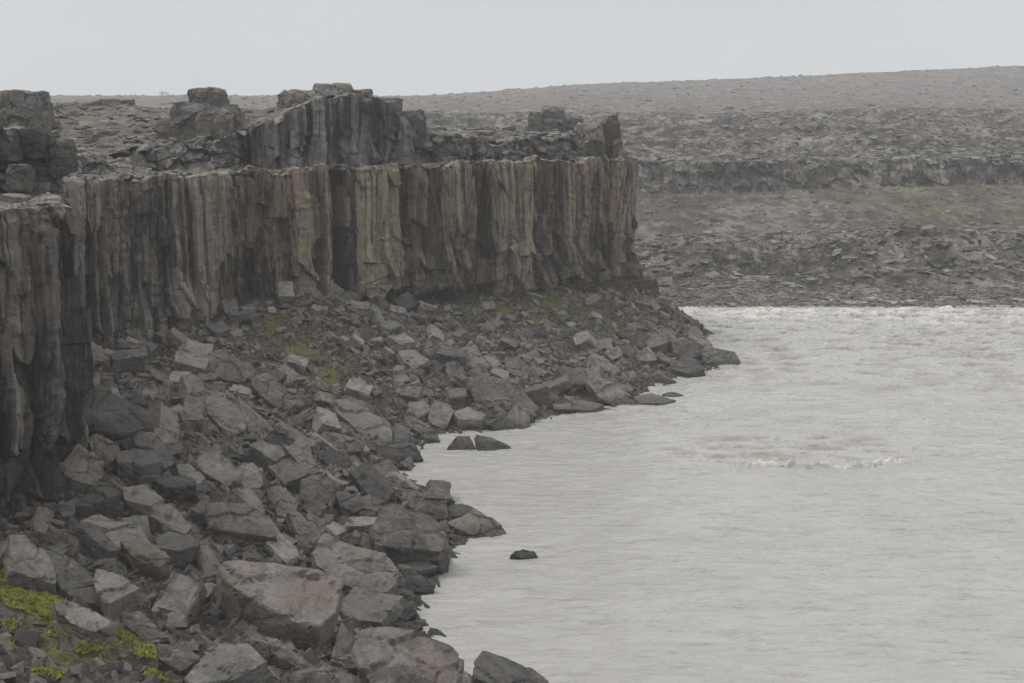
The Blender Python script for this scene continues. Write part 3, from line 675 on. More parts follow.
heroes = []   # (x, y, radius, px, py, short name)
def slab(poly, thick, label, short, mat='boulder', n=(.28, -.42, .86), lift=.55, Hf=None, cat='boulder', name='boulder', chips=2, group='boulders fallen from the cliff', y0=45, rough=.03, shrink=.9, water=False):
    chips += 1; rough *= .72
    Hf = Hf or Ht; n = Vector(n).normalized(); rnd = random.Random(int(poly[0][0]*7+poly[0][1]*13))
    cx = sum(p[0] for p in poly)/len(poly); cy = sum(p[1] for p in poly)/len(poly)
    if water: a = at_z(cx, cy, max(.15, lift*thick*.6))
    else: a = ray_hit(cx, cy, Hf, y0=y0, lift=lift*thick)
    top = []
    for q in poly:
        d = ray(*q); t = (a-Vector((0, 0, CZ))).dot(n)/d.dot(n)
        top.append(Vector((0, 0, CZ))+d*t)
    c = sum(top, Vector())/len(top)
    # keep very oblique corners from running away
    r0 = sorted((q-c).length for q in top)[len(top)//2]
    top = [c+(q-c)*min(1, 1.9*r0/max(.01, (q-c).length)) for q in top]
    down = (-n*.75+Vector((0, 0, -1))*.5).normalized()
    pts = [q-c for q in top] + [(q-c)*shrink*rnd.uniform(.9, 1.08)+down*thick*rnd.uniform(.8, 1.1) for q in top] + [(q-c)*1.05+down*thick*.45*rnd.uniform(.6, 1.3) for q in top if rnd.random() < .55]
    pts += [n*thick*.06*rnd.uniform(0, 1.5) + (top[rnd.randrange(len(top))]-c)*.4 for _ in range(2)]
    bm = convex_from_points(pts); size = max(q.length for q in pts)
    bm = chip(bm, rnd, chips, .84, .97)
    me = finish_rock(bm, name, rnd.uniform(0, 50), size, .010, 3 if size > 2.3 else 2, rough)
    base = Vector((c.x, c.y, c.z))
    o = link(name, me, M[mat]); o.location = base
    tag(o, label, cat, group)
    heroes.append((c.x, c.y, size*.75, cx, cy, short))
    return o

UP = (.05, -.22, .97); FRONT = (.25, -.78, .57); RIGHT = (.55, -.35, .75); LEFT = (-.25, -.45, .85)
SL = [
 ([(8, 533), (25, 531), (47, 552), (60, 586), (42, 578), (20, 572), (9, 570)], 3, 'grey block wedged between the near cliff foot and the bright green moss', 'block at the near cliff foot', 'boulder', (.35, -.5, .8)),
 ([(28, 534), (60, 553), (98, 583), (108, 605), (90, 606), (62, 590), (46, 560)], 2.2, 'long grey slab sliding down just above the mossy bank', 'long slab above the moss', 'boulder', (.45, -.45, .78)),
 ([(96, 569), (118, 574), (140, 588), (110, 603), (98, 592), (92, 580)], 2.4, 'pale tilted slab with a dark lower side right of the long slab above the moss', 'pale tilted slab above the moss', 'boulder_grey', UP),
 ([(53, 600), (68, 601), (90, 607), (113, 624), (93, 633), (70, 622), (56, 610)], 2.2, 'grey wedge block with dark end touching the bright moss strip', 'wedge touching the moss strip', 'boulder', (.25, -.3, .9)),
 ([(122, 612), (140, 611), (158, 627), (171, 641), (150, 643), (124, 625)], 1.6, 'brown grey flat slab just above the second moss patch', 'flat slab above the second moss patch', 'boulder', FRONT),
 ([(157, 643), (186, 644), (200, 660), (180, 672), (157, 658)], 2, 'brown block left of the pale flat boulder at the bottom edge', 'brown block by the bottom edge', 'boulder', FRONT),
 ([(217, 645), (248, 644), (269, 660), (255, 668), (232, 679), (192, 684), (184, 678), (212, 660)], 2.2, 'pale flat-topped boulder at the bottom edge, lightest rock in the foreground', 'pale flat-topped boulder', 'boulder_pale', UP),
 ([(207, 562), (232, 566), (275, 563), (318, 569), (343, 580), (336, 612), (320, 626), (295, 620), (270, 609), (243, 593), (222, 578)], 4.6, 'huge flat slab with a deep dark overhang in the middle of the foreground', 'huge overhanging slab', 'boulder', (.22, -.5, .84)),
 ([(312, 552), (325, 536), (345, 538), (384, 553), (402, 577), (388, 592), (365, 593), (341, 583), (316, 565)], 3.2, 'large brown slab with a crack across it, behind the huge overhanging slab', 'large cracked brown slab', 'boulder', (.25, -.6, .76)),
 ([(362, 631), (400, 629), (428, 634), (455, 646), (463, 660), (456, 690), (405, 700), (372, 690), (355, 655)], 4, 'massive brown boulder with cracks at the water along the bottom edge', 'massive brown boulder at the bottom', 'boulder', (.2, -.62, .76)),
 ([(483, 649), (500, 655), (533, 667), (551, 682), (530, 694), (500, 690), (474, 676), (473, 662)], 3.2, 'dark wedge boulder standing in the river at the bottom edge', 'wedge boulder in the river', 'boulder_dark', (.4, -.25, .88)),
 ([(430, 627), (440, 630), (453, 642), (442, 641), (426, 634)], .7, 'small black fin of rock behind the massive brown boulder at the bottom', 'small black fin', 'boulder_dark', LEFT),
 ([(392, 606), (413, 600), (419, 612), (406, 622), (393, 614)], 1.2, 'small square wet block at the waterline above the massive brown boulder', 'small square wet block', 'boulder_dark', FRONT),
 ([(401, 582), (404, 567), (415, 569), (436, 583), (433, 592), (404, 592)], 1.3, 'pointed wet boulder with a peak at the waterline below the large dark-mouthed boulder', 'pointed wet boulder', 'boulder_dark', FRONT),
 ([(404, 553), (425, 559), (437, 567), (420, 571), (403, 567)], 1.1, 'low flat wet rock between the pointed wet boulder and the large dark-mouthed boulder', 'low flat wet rock', 'boulder_dark', UP),
 ([(385, 505), (405, 502), (430, 515), (448, 536), (449, 547), (440, 552), (412, 543), (395, 545), (378, 545), (366, 534)], 4, 'large rounded-back boulder with a dark hollow facing the water', 'large dark-mouthed boulder', 'boulder', (.2, -.5, .84)),
 ([(380, 543), (398, 539), (412, 539), (420, 550), (400, 556), (385, 550)], 1.2, 'smaller slab lying against the front of the large dark-mouthed boulder', 'slab against the dark-mouthed boulder', 'boulder_grey', UP),
 ([(448, 522), (475, 509), (495, 520), (509, 533), (490, 538), (462, 533)], 1.6, 'triangular grey boulder reaching farthest into the river left of the small islet', 'triangular boulder in the river', 'boulder', (.2, -.55, .8)),
 ([(447, 506), (462, 503), (481, 512), (470, 516), (452, 516)], 1.1, 'thin dark ridge of rock just behind the triangular boulder in the river', 'thin dark ridge', 'boulder_dark', UP),
 ([(404, 504), (416, 494), (430, 503), (447, 500), (448, 518), (432, 520)], 2, 'twin-humped brown boulder behind the large dark-mouthed boulder', 'twin-humped boulder', 'boulder', FRONT),
 ([(511, 554), (522, 549), (535, 552), (538, 557), (522, 558)], .9, 'small lone dark rock breaking the surface in open river', 'lone rock in open river', 'boulder_dark', FRONT, True),
 ([(374, 450), (385, 442), (402, 441), (415, 446), (423, 459), (400, 461), (378, 459)], 1.6, 'smooth dark wet boulder at the waterline below the long pale slab', 'smooth dark wet boulder', 'boulder_dark', FRONT),
 ([(447, 448), (456, 436), (470, 436), (476, 451), (458, 452)], 1.2, 'left half of a pair of dark rocks standing in the river', 'left rock of the river pair', 'boulder_dark', FRONT, True),
 ([(476, 434), (490, 437), (514, 449), (497, 453), (478, 452)], 1.2, 'right half of a pair of dark rocks in the river, with a long tapering tail', 'right rock of the river pair', 'boulder_dark', FRONT, True),
 ([(470, 377), (492, 376), (515, 382), (528, 396), (538, 408), (520, 411), (497, 405), (474, 400)], 2.2, 'biggest smooth flat grey slab at the far waterline', 'big smooth slab at the waterline', 'boulder_grey', FRONT),
 ([(488, 424), (500, 417), (511, 420), (515, 429), (494, 430)], 1.3, 'round dark wet rock in front of the big smooth slab', 'round wet rock', 'boulder_dark', FRONT),
 ([(453, 412), (468, 407), (486, 415), (480, 420), (458, 419)], 1.8, 'block with pale top and black wet front left of the big smooth slab', 'pale-topped wet block', 'boulder_grey', UP),
 ([(403, 415), (412, 416), (430, 426), (439, 434), (425, 436), (405, 425)], 1.5, 'slanted oblong block at the waterline above the smooth dark wet boulder', 'slanted oblong block', 'boulder', FRONT),
 ([(332, 402), (346, 401), (370, 410), (388, 420), (392, 430), (391, 441), (377, 445), (360, 430), (338, 414)], 2, 'long pale slab with a striped split left end, sloping to the water', 'long pale split slab', 'boulder_grey', (.2, -.62, .75)),
 ([(250, 378), (266, 373), (282, 386), (298, 403), (284, 413), (268, 401), (254, 389)], 2, 'oblong slab broken across the middle, below the grassy scree', 'oblong broken slab', 'boulder', (.2, -.6, .78)),
 ([(205, 396), (222, 396), (240, 405), (250, 420), (246, 431), (234, 434), (220, 427), (207, 412)], 2.6, 'smooth bulging boulder with a black underside on the mid slope', 'smooth bulging boulder', 'boulder_grey', (.35, -.6, .7)),
 ([(236, 394), (248, 402), (268, 422), (281, 438), (272, 444), (252, 440), (248, 418)], 2, 'pale slab leaning on the right of the smooth bulging boulder', 'pale leaning slab', 'boulder', (.4, -.5, .76)),
 ([(73, 410), (98, 384), (128, 400), (153, 414), (150, 427), (125, 434), (98, 430), (78, 421)], 3.4, 'large smooth dark-grey triangular boulder beside the near cliff corner', 'smooth triangular boulder', 'boulder_grey', (.15, -.8, .55)),
 ([(87, 343), (97, 343), (112, 358), (127, 374), (114, 377), (99, 365)], 1.2, 'narrow curved slab leaning at the top of the slope by the cliff foot', 'narrow curved slab', 'boulder', (.4, -.5, .76)),
 ([(109, 353), (128, 350), (146, 349), (146, 356), (112, 359)], 3, 'square dark block with a thin pale top against the cliff foot', 'square dark block', 'boulder_dark', (0, -.08, 1)),
 ([(199, 358), (213, 352), (228, 352), (250, 364), (256, 372), (242, 384), (222, 378), (204, 369)], 2.4, 'broad slab with a small green moss patch on its top', 'moss-topped slab', 'boulder', (.3, -.5, .8)),
 ([(134, 436), (146, 431), (160, 437), (176, 461), (166, 469), (150, 457), (137, 447)], 2.4, 'pale long boulder below the smooth triangular boulder', 'pale long boulder', 'boulder_grey', (.45, -.5, .74)),
 ([(58, 466), (80, 441), (98, 458), (106, 476), (95, 486), (75, 480), (62, 474)], 3, 'pointed brown boulder against the near cliff below the triangular boulder', 'pointed brown boulder', 'boulder', (.2, -.7, .66)),
 ([(86, 437), (97, 434), (118, 445), (122, 456), (108, 466), (94, 456)], 1.8, 'pinkish grey slab just right of the pointed brown boulder', 'pinkish slab', 'boulder', FRONT),
 ([(115, 452), (132, 447), (152, 453), (160, 462), (140, 466), (118, 462)], 3, 'black hollow-fronted boulder with dead moss on its top', 'black moss-topped boulder', 'boulder_dark', UP),
 ([(90, 489), (108, 488), (121, 492), (112, 498), (90, 506), (74, 506)], 2.8, 'dark overhanging slab with a pale upper edge near the cliff foot', 'dark overhanging slab', 'boulder_dark', UP),
 ([(122, 487), (146, 484), (164, 498), (150, 506), (124, 500)], 1.6, 'long ribbed slab right of the dark overhanging slab', 'long ribbed slab', 'boulder', UP),
 ([(155, 505), (168, 503), (182, 516), (191, 527), (185, 534), (168, 527), (151, 515)], 2, 'grey wedge with dark left side in the middle left of the slope', 'grey wedge', 'boulder', (.3, -.5, .8)),
 ([(80, 527), (96, 529), (108, 537), (121, 550), (108, 551), (94, 540)], 2.6, 'black wedge with one pale long edge above the long slab', 'black wedge', 'boulder_dark', (.3, -.3, .9)),
 ([(120, 541), (136, 538), (155, 544), (170, 558), (160, 568), (135, 560)], 2.4, 'smooth dark boulder above the small green patch', 'smooth dark boulder above green', 'boulder', FRONT),
 ([(155, 538), (170, 531), (190, 535), (196, 545), (180, 551), (157, 547)], 1.6, 'pale flat-topped block with dark belly left of the reddish slab', 'pale flat-topped block', 'boulder_grey', UP),
 ([(207, 505), (225, 503), (248, 505), (270, 518), (277, 538), (256, 534), (228, 528), (208, 528)], 2.8, 'broad reddish slab with a straight dark lower step', 'broad reddish slab', 'boulder', (.1, -.6, .78)),
 ([(234, 487), (248, 486), (262, 500), (280, 530), (289, 553), (281, 556), (264, 524)], 2, 'long rib of rock with a white edge behind the broad reddish slab', 'white-edged rib', 'boulder_pale', RIGHT),
 ([(175, 463), (190, 463), (207, 477), (196, 486), (180, 476)], 1.6, 'ridged pale block under the smooth bulging boulder', 'ridged pale block', 'boulder_pale', UP),
 ([(237, 466), (252, 462), (262, 470), (262, 486), (246, 490), (237, 480)], 1.8, 'round-faced pale block standing upright in the slope centre', 'round-faced pale block', 'boulder_pale', FRONT),
 ([(264, 487), (280, 484), (292, 490), (298, 503), (295, 521), (278, 516)], 1.8, 'split grey slab right of the round-faced pale block', 'split grey slab', 'boulder_grey', FRONT),
 ([(302, 478), (328, 472), (335, 488), (330, 510), (312, 516), (300, 505)], 2.4, 'brown upright block with a dark stain on its face', 'brown stained block', 'boulder', FRONT),
 ([(335, 492), (355, 493), (378, 505), (386, 516), (364, 516), (340, 506)], 1.8, 'brown triangular slab behind the large dark-mouthed boulder, to its left', 'brown triangular slab', 'boulder', FRONT),
 ([(318, 451), (345, 450), (352, 462), (346, 469), (322, 470)], 1.4, 'speckled dark square block below the long pale split slab', 'speckled dark block', 'boulder_dark', FRONT),
 ([(284, 446), (304, 437), (312, 450), (316, 470), (310, 475), (298, 462)], 1.6, 'white-streaked slab pointing down, centre of the slope', 'white-streaked slab', 'boulder_pale', RIGHT),
 ([(320, 432), (331, 432), (350, 438), (366, 441), (361, 451), (335, 452)], 2, 'two-faced brown block just below the long pale split slab', 'two-faced block', 'boulder', FRONT),
 ([(287, 512), (300, 512), (318, 528), (322, 538), (312, 544), (298, 534)], 1.6, 'brown kite-shaped slab above the large cracked brown slab', 'kite-shaped slab', 'boulder', FRONT),
 ([(341, 520), (352, 516), (380, 516), (384, 522), (362, 526), (344, 526)], .9, 'thin pale plank of rock lying flat left of the dark-mouthed boulder', 'thin pale plank', 'boulder_pale', UP),
 ([(266, 637), (276, 638), (305, 660), (312, 669), (300, 670), (272, 652)], 1.2, 'long dark plank of rock under the huge overhanging slab', 'long dark plank', 'boulder', RIGHT),
 ([(286, 675), (305, 668), (325, 660), (352, 672), (356, 690), (300, 700)], 2.4, 'brown faceted boulder at the bottom edge right of the pale flat-topped boulder', 'brown faceted boulder', 'boulder', FRONT),
 ([(335, 640), (342, 622), (352, 636), (370, 655), (372, 668), (345, 668), (333, 655)], 2.2, 'narrow-topped brown boulder left of the massive brown boulder at the bottom', 'narrow-topped brown boulder', 'boulder', FRONT),
 ([(702, 349), (716, 348), (734, 351), (741, 363), (716, 366), (703, 361)], 1.8, 'light grey round-backed boulder at the very tip of the headland', 'boulder at the headland tip', 'boulder_grey', FRONT),
 ([(672, 341), (686, 337), (697, 343), (703, 356), (690, 358), (673, 353)], 2.4, 'dark brown boulder leaning under the headland bank', 'dark brown boulder under the bank', 'boulder_dark', FRONT),
 ([(669, 362), (682, 355), (696, 360), (706, 370), (688, 374), (672, 369)], 1.6, 'dark angular block with yellow grass on its left at the headland waterline', 'dark block at the headland waterline', 'boulder_dark', UP),
 ([(584, 379), (598, 377), (618, 386), (634, 400), (641, 406), (618, 408), (600, 398)], 2, 'ridge-backed grey boulder running down to the far waterline', 'ridge-backed grey boulder', 'boulder', (.3, -.6, .74)),
 ([(591, 350), (604, 358), (622, 371), (613, 374), (596, 364)], 1.6, 'long pale-edged slab above the ridge-backed grey boulder', 'long pale-edged slab', 'boulder_grey', RIGHT),
 ([(632, 397), (650, 392), (676, 400), (664, 403), (640, 403)], .9, 'low flat slab awash at the far waterline', 'low slab awash', 'boulder', UP, True),
 ([(662, 394), (672, 391), (683, 395), (674, 398)], .6, 'thin dark slab awash beside the low flat slab', 'thin dark slab awash', 'boulder_dark', UP, True),
 ([(614, 340), (628, 342), (642, 356), (630, 358), (618, 350)], 1.4, 'dark slab high on the headland scree under the bank', 'dark slab under the bank', 'boulder_dark', FRONT),
 ([(573, 399), (588, 400), (603, 405), (592, 411), (572, 409)], 1.2, 'pale low block at the waterline left of the ridge-backed grey boulder', 'pale low block', 'boulder_grey', UP),
 ([(461, 347), (475, 345), (490, 366), (480, 374), (464, 363)], 1.6, 'brown striated block above the big smooth slab', 'brown striated block', 'boulder', FRONT),
 ([(505, 357), (516, 356), (537, 370), (522, 378), (506, 371)], 1.6, 'pale kite-shaped block above the right of the big smooth slab', 'pale kite-shaped block', 'boulder_grey', FRONT),
 ([(398, 350), (415, 349), (430, 360), (414, 369), (403, 361)], 1.8, 'pale-topped five-sided block on the upper middle slope', 'five-sided block', 'boulder_grey', (.2, -.55, .8)),
 ([(446, 363), (458, 361), (465, 370), (464, 384), (448, 381)], 1.4, 'upright blunt block left of the big smooth slab', 'upright blunt block', 'boulder', FRONT),
 ([(446, 389), (468, 387), (466, 396), (450, 398)], 1.6, 'dark cube-like block with pale lid left of the big smooth slab', 'dark cube-like block', 'boulder_dark', UP),
 ([(409, 402), (424, 400), (432, 411), (418, 417), (409, 412)], 1.3, 'pale rounded block above the slanted oblong block', 'pale rounded block', 'boulder_pale', FRONT),
]
for e in SL:
    poly, th, lab, short, mt, nn = e[:6]
    slab(poly, th, lab, short, mt, nn, water=len(e) > 6)

# -------- upright blocks and outcrops on the rim
def crag(px0, px1, pyt, pyb, Y, depth, label, short, mat='plateau_rock', chips=6, taper=.85, seed=1, name='rock_outcrop', cat='rock', group=None, rough=.038):
    rnd = random.Random(seed)
    a = at_Y(px0, pyb, Y); b = at_Y(px1, pyt, Y); wdt = (b.x-a.x)/2; hgt = (b.z-a.z)
    pts = []
    for z, k in ((-hgt*.5-.6, 1.06), (0, 1.02), (hgt*.34, .97), (hgt*.5, taper)):
        for sx, sy in ((-1, -1), (-.3, -1.15), (.4, -1.1), (1, -.9), (1, 1), (-1, 1)):
            pts.append(Vector((sx*wdt*k*rnd.uniform(.93, 1.03), sy*depth/2*k*rnd.uniform(.9, 1.05), z+rnd.uniform(-.04, .04)*hgt)))
    bm = convex_from_points(pts); bm = chip(bm, rnd, chips, .86, .97)
    me = finish_rock(bm, name, seed*2.3, max(wdt, hgt/2, depth/2)*1.3, .010, 3, rough)
    o = link(name, me, M[mat]); o.location = ((a.x+b.x)/2, Y+depth/2, (a.z+b.z)/2)
    tag(o, label, cat, group)
    heroes.append(((a.x+b.x)/2, Y+depth/2, max(wdt, depth/2), (px0+px1)/2, (pyt+pyb)/2, short))
    return o
CR = [
 (-12, 33, 91, 128, 99, 4, 'big dark block with a pale scoured face on the left rim at the photo edge', 'plateau_rock', .92, 'big block on the left rim'),
 (189, 221, 88, 108, 151.5, 4, 'topmost flat-capped block of the square rock knoll', 'plateau_rock', .75, 'cap of the rock knoll'),
 (172, 236, 104, 150, 150, 6, 'broad base block of the square rock knoll on the plateau', 'plateau_rock', .8, 'base of the rock knoll'),
 (156, 182, 121, 150, 149.5, 4, 'low dark step on the left side of the square rock knoll', 'boulder_dark', .9, 'left step of the rock knoll'),
 (226, 243, 108, 124, 185, 3.5, 'small dark block right behind the square rock knoll', 'plateau_rock', .8, 'block behind the rock knoll'),
 (309, 350, 84, 104, 159, 5, 'highest rounded cap of rock on top of the dark upper cliff', 'plateau_rock', .8, 'highest cap of the upper cliff'),
 (278, 318, 91, 108, 158, 5, 'layered shelf block left of the highest cap of the upper cliff', 'plateau_rock', .85, 'shelf left of the highest cap'),
 (346, 370, 90, 108, 160, 4, 'dark square shoulder right of the highest cap of the upper cliff', 'boulder_dark', .9, 'shoulder right of the highest cap'),
 (395, 424, 112, 142, 161.5, 4.5, 'dark rounded buttress stepping down right of the upper cliff', 'boulder_dark', .72, 'buttress right of the upper cliff'),
 (374, 400, 99, 122, 161, 4, 'square-topped crag at the right end of the upper cliff', 'boulder_dark', .92, 'crag at the end of the upper cliff'),
 (530, 566, 120, 136, 184, 4, 'lower pale boulder of the heaped cluster near the headland end', 'plateau_rock', .8, 'lower boulder of the pale cluster'),
 (541, 566, 107, 124, 185, 3, 'top pale boulder of the heaped cluster near the headland end', 'boulder_pale', .65, 'top boulder of the pale cluster'),
 (528, 542, 112, 128, 183.5, 2, 'left upright pale boulder of the heaped cluster near the headland end', 'boulder_grey', .75, 'left boulder of the pale cluster'),
 (562, 584, 117, 130, 186, 3, 'low sloping block trailing right of the pale boulder cluster', 'plateau_rock', .7, 'block trailing the pale cluster'),
 (575, 604, 124, 158, 176, 3.5, 'big rounded pale brown boulder left of the rusty pinnacle', 'boulder', .75, 'round boulder by the pinnacle'),
 (554, 578, 134, 156, 175, 3, 'squat brown boulder second from the rusty pinnacle', 'boulder', .75, 'squat boulder near the pinnacle'),
 (601, 621, 115, 160, 177.5, 2.2, 'tall rusty-red pinnacle standing at the end of the headland rim', 'boulder_rust', .6, 'rusty pinnacle'),
 (586, 604, 140, 160, 174.5, 2.5, 'dark squared block below the round boulder left of the rusty pinnacle', 'boulder_dark', .9, 'squared block under the round boulder'),
 (618, 628, 150, 163, 176, 1.5, 'little brown block on the very end of the headland rim', 'boulder', .8, 'little end block'),
 (432, 462, 136, 150, 167, 3, 'low brown outcrop on the thin tier right of the upper cliff', 'plateau_rock', .8, 'low brown outcrop'),
 (478, 512, 138, 152, 171, 3, 'low grey outcrop midway along the thin right tier', 'plateau_rock', .8, 'low grey outcrop'),
 (613, 623, 139, 162, 176.5, 1.5, 'small dark block at the right foot of the rusty pinnacle', 'boulder_dark', .7, 'block at the pinnacle foot'),
 (97, 127, 100, 112, 205, 5, 'low flat dark outcrop on the skyline left of the knoll', 'boulder_dark', .9, 'low skyline outcrop'),
 (44, 66, 140, 168, 98, 2.5, 'dark hollow-sided crag at the right end of the near left rim', 'boulder_dark', .8, 'hollow crag on the near rim'),
 (-6, 16, 134, 152, 96, 2, 'broken brown block under the left of the big block on the rim', 'plateau_rock', .85, 'brown block under the left block'),
 (14, 42, 130, 150, 97, 2.4, 'dark broken block under the right of the big block on the rim', 'boulder_dark', .85, 'dark block under the left block'),
 (6, 26, 166, 184, 93, 1.6, 'small fallen block at the back of the near left ledge', 'plateau_rock', .8, 'fallen block at the ledge back'),
 (196, 214, 112, 132, 149, 2.5, 'square upper stone in the front of the rock knoll', 'plateau_rock', .9, 'front stone of the knoll'),
 (212, 232, 116, 150, 148.6, 2.5, 'square lower right stone in the front of the rock knoll', 'boulder', .9, 'lower right stone of the knoll'),
]
for i, (x0, x1, yt, yb, Y, dp, lab, mt, tp, sh) in enumerate(CR):
    crag(x0, x1, yt, yb, Y, dp, lab, sh, mt, taper=tp, seed=i+3, chips=7)
n_rim = len(CR)

# -------- library of smaller angular rocks
def lib_rock(seed, dims, detail=1, chips=5, rough=.035):
    rnd = random.Random(seed)
    pts = [Vector((sx*dims[0]*rnd.uniform(.75, 1), sy*dims[1]*rnd.uniform(.75, 1), sz*dims[2]*rnd.uniform(.75, 1))) for sx in (-1, 1) for sy in (-1, 1) for sz in (-1, 1)]
    bm = convex_from_points(pts); bm = chip(bm, rnd, chips, .7, .92)
    return finish_rock(bm, 'boulder', seed, 1.0, .02, detail, rough)
SHAPES = [('flat slab', (1, .7, .28)), ('flat slab', (1, .8, .33)), ('long block', (1, .5, .38)), ('blocky boulder', (.9, .75, .6)), ('wedge', (1, .65, .45)), ('blocky boulder', (.85, .8, .65)), ('flat slab', (1, .6, .25)), ('long block', (1, .45, .42)), ('blocky boulder', (.9, .7, .55)), ('long block', (1, .55, .35)), ('wedge', (1, .75, .5)), ('flat slab', (.95, .75, .35))]
mats = ['boulder', 'boulder', 'boulder_grey', 'boulder', 'boulder_dark', 'boulder_pale', 'boulder_grey']
MW = {'boulder': 'brown-grey', 'boulder_grey': 'grey', 'boulder_dark': 'dark', 'boulder_pale': 'pale'}
LIB = {}
for i, (w_, d_) in enumerate(SHAPES):
    me = lib_rock(300+i, d_, 2)
    for mt in set(mats):
        m2 = me.copy(); m2.materials.clear(); m2.materials.append(M[mt]); LIB[(i, mt)] = m2
P1r = inset(poly1, -1.0)
P1in = inset(poly1, 3.2)+[(-150, 238), (-150, 50)]
POLY_IN = P1r+[(-150, 238), (-150, 50)]
def project(x, y, z):
    d = y*CP+(CZ-z)*SP; return 512+F*x/d, 341.5+F*((CZ-z)*CP-y*SP)/d
def slope_n(x, y, Hf=Ht):
    e = .8; return Vector((-(Hf(x+e, y)-Hf(x-e, y))/(2*e), -(Hf(x, y+e)-Hf(x, y-e))/(2*e), 1)).normalized()
cand = []
rs = random.Random(99)
NB = 188
placed = [(h[0], h[1], h[2]*.8) for h in heroes[:len(SL)]]
tries = 0; mids = []
XS = RNG.uniform(-36, 24, 60000); YS = RNG.uniform(52, 198, 60000)
HS = Ht(XS, YS); INS = inside(POLY_IN, XS, YS) & ((YS > 92) | inside(P1in, XS, YS))
for x, y, h, ins in zip(XS, YS, HS, INS):
    if len(mids) >= NB: break
    if ins or h < -.25 or h > 14: continue
    px, py = project(x, y, h)
    if px < -15 or px > 760 or py > 705: continue
    if px < 175 and py > 585 and (py-585) > (px)*.55-8: continue       # mossy bank foreground
    frac = len(mids)/NB
    r = rs.uniform(1.25, 2.05)*(1-frac)+rs.uniform(.75, 1.05)*frac
    if y > 130: r *= .95
    # the grassy scree hollow holds only small stones
    if 235 < px < 400 and 300 < py < 395 and (py-300) < 1.0*(px-225) and (py-300) > .55*(px-330): r *= .62
    if 440 < px < 640 and py < 345: r *= .6
    if any((x-a)**2+(y-b)**2 < (c*.62+r*.62)**2 for a, b, c in placed): continue
    placed.append((x, y, r)); mids.append((x, y, h, r, px, py))
used = {}
hs = heroes[:len(SL)]
def rel(px, py, H):
    dx = px-H[3]; dy = py-H[4]
    if abs(dx) > 1.6*abs(dy): return 'right of' if dx > 0 else 'left of'
    return 'above' if dy < 0 else 'below'
CARD = []
for k, (x, y, h, r, px, py) in enumerate(mids):
    i = rs.randrange(len(SHAPES)); mt = rs.choice(mats)
    if h < .4: mt = rs.choice(['boulder_dark', 'boulder_grey', 'boulder'])
    nh = sorted(hs, key=lambda H: math.hypot(px-H[3], (py-H[4])*1.2))[:1][0]
    sz = 'large' if r > 1.25 else 'middling' if r > .9 else 'small'
    key = (sz, MW[mt], SHAPES[i][0], rel(px, py, nh), nh[5])
    CARD.append((math.hypot(px-nh[3], py-nh[4]), key, i, mt, x, y, h, r))
CARD.sort(key=lambda c: c[0])
orda = ['', 'second nearest ', 'third nearest ', 'fourth nearest ', 'fifth nearest ']
for dist, key, i, mt, x, y, h, r in CARD:
    c = used.get(key, 0); used[key] = c+1
    lab = '%s%s %s %s %s the %s' % (orda[min(c, 4)], key[0], key[1], key[2], key[3], key[4])
    o = bpy.data.objects.new('boulder', LIB[(i, mt)]); COL.objects.link(o)
    nn = (slope_n(x, y)+Vector((rs.gauss(.12, .42), rs.gauss(-.2, .40), 0))).normalized()
    q = nn.to_track_quat('Z', 'Y') @ Euler((0, 0, rs.uniform(0, 6.28))).to_quaternion()
    o.rotation_mode = 'QUATERNION'; o.rotation_quaternion = q
    o.scale = (r*rs.uniform(.9, 1.2), r*rs.uniform(.85, 1.1), r*rs.uniform(.9, 1.3)); o.location = (x, y, h+r*.30)
    tag(o, lab, 'boulder', 'boulders fallen from the cliff')

# -------- baked rubble (beyond counting): one mesh per area
def tiny_shapes(n, seed, flat=.5):
    out = []
    for k in range(n):
        rnd = random.Random(seed+k)
        pts = [Vector((rnd.choice((-1, 1))*rnd.uniform(.5, 1), rnd.choice((-1, 1))*rnd.uniform(.4, .85), rnd.choice((-1, 1))*rnd.uniform(.3, .8)*flat)) for _ in range(11)]
        bm = convex_from_points(pts); bmesh.ops.triangulate(bm, faces=bm.faces)
        out.append((np.array([v.co[:] for v in bm.verts]), np.array([[v.index for v in f.verts] for f in bm.faces]))); bm.free()
    return out
TS = tiny_shapes(18, 900); TF = tiny_shapes(14, 1200, .28)
def bake(name, X, Y, Z, R, Nv, mat, shapes, seed, sink=.15, tilt=.5):
    r = np.random.default_rng(seed); Vs = []; Fs = []; off = 0
    for x, y, z, s, n in zip(X, Y, Z, R, Nv):
        v, f = shapes[r.integers(len(shapes))]
        a = r.uniform(0, 6.283); ca, sa = math.cos(a), math.sin(a)
        v = v*np.array([s*r.uniform(.8, 1.2), s*r.uniform(.8, 1.2), s*r.uniform(.8, 1.3)])
        v = np.stack([v[:, 0]*ca-v[:, 1]*sa, v[:, 0]*sa+v[:, 1]*ca, v[:, 2]], -1)
        nn = np.array(n)+np.array([r.normal(0, tilt), r.normal(0, tilt), 0]); nn /= np.linalg.norm(nn)
        t = np.cross([0, 1, 0], nn); t /= np.linalg.norm(t); b = np.cross(nn, t)
        v = v[:, :1]*t+v[:, 1:2]*b+v[:, 2:3]*nn + np.array([x, y, z-sink*s])
        Vs.append(v); Fs.append(f+off); off += len(v)
    me = mesh_np(name, np.concatenate(Vs), np.concatenate(Fs), None, False)
    o = link(name, me, mat); tag(o, kind='stuff'); return o
def normals(Hf, X, Y, e=.5):
    nx = -(Hf(X+e, Y)-Hf(X-e, Y))/(2*e); ny = -(Hf(X, Y+e)-Hf(X, Y-e))/(2*e)
    n = np.stack([nx, ny, np.ones_like(nx)], -1); return n/np.linalg.norm(n, axis=1)[:, None]
n = 46000
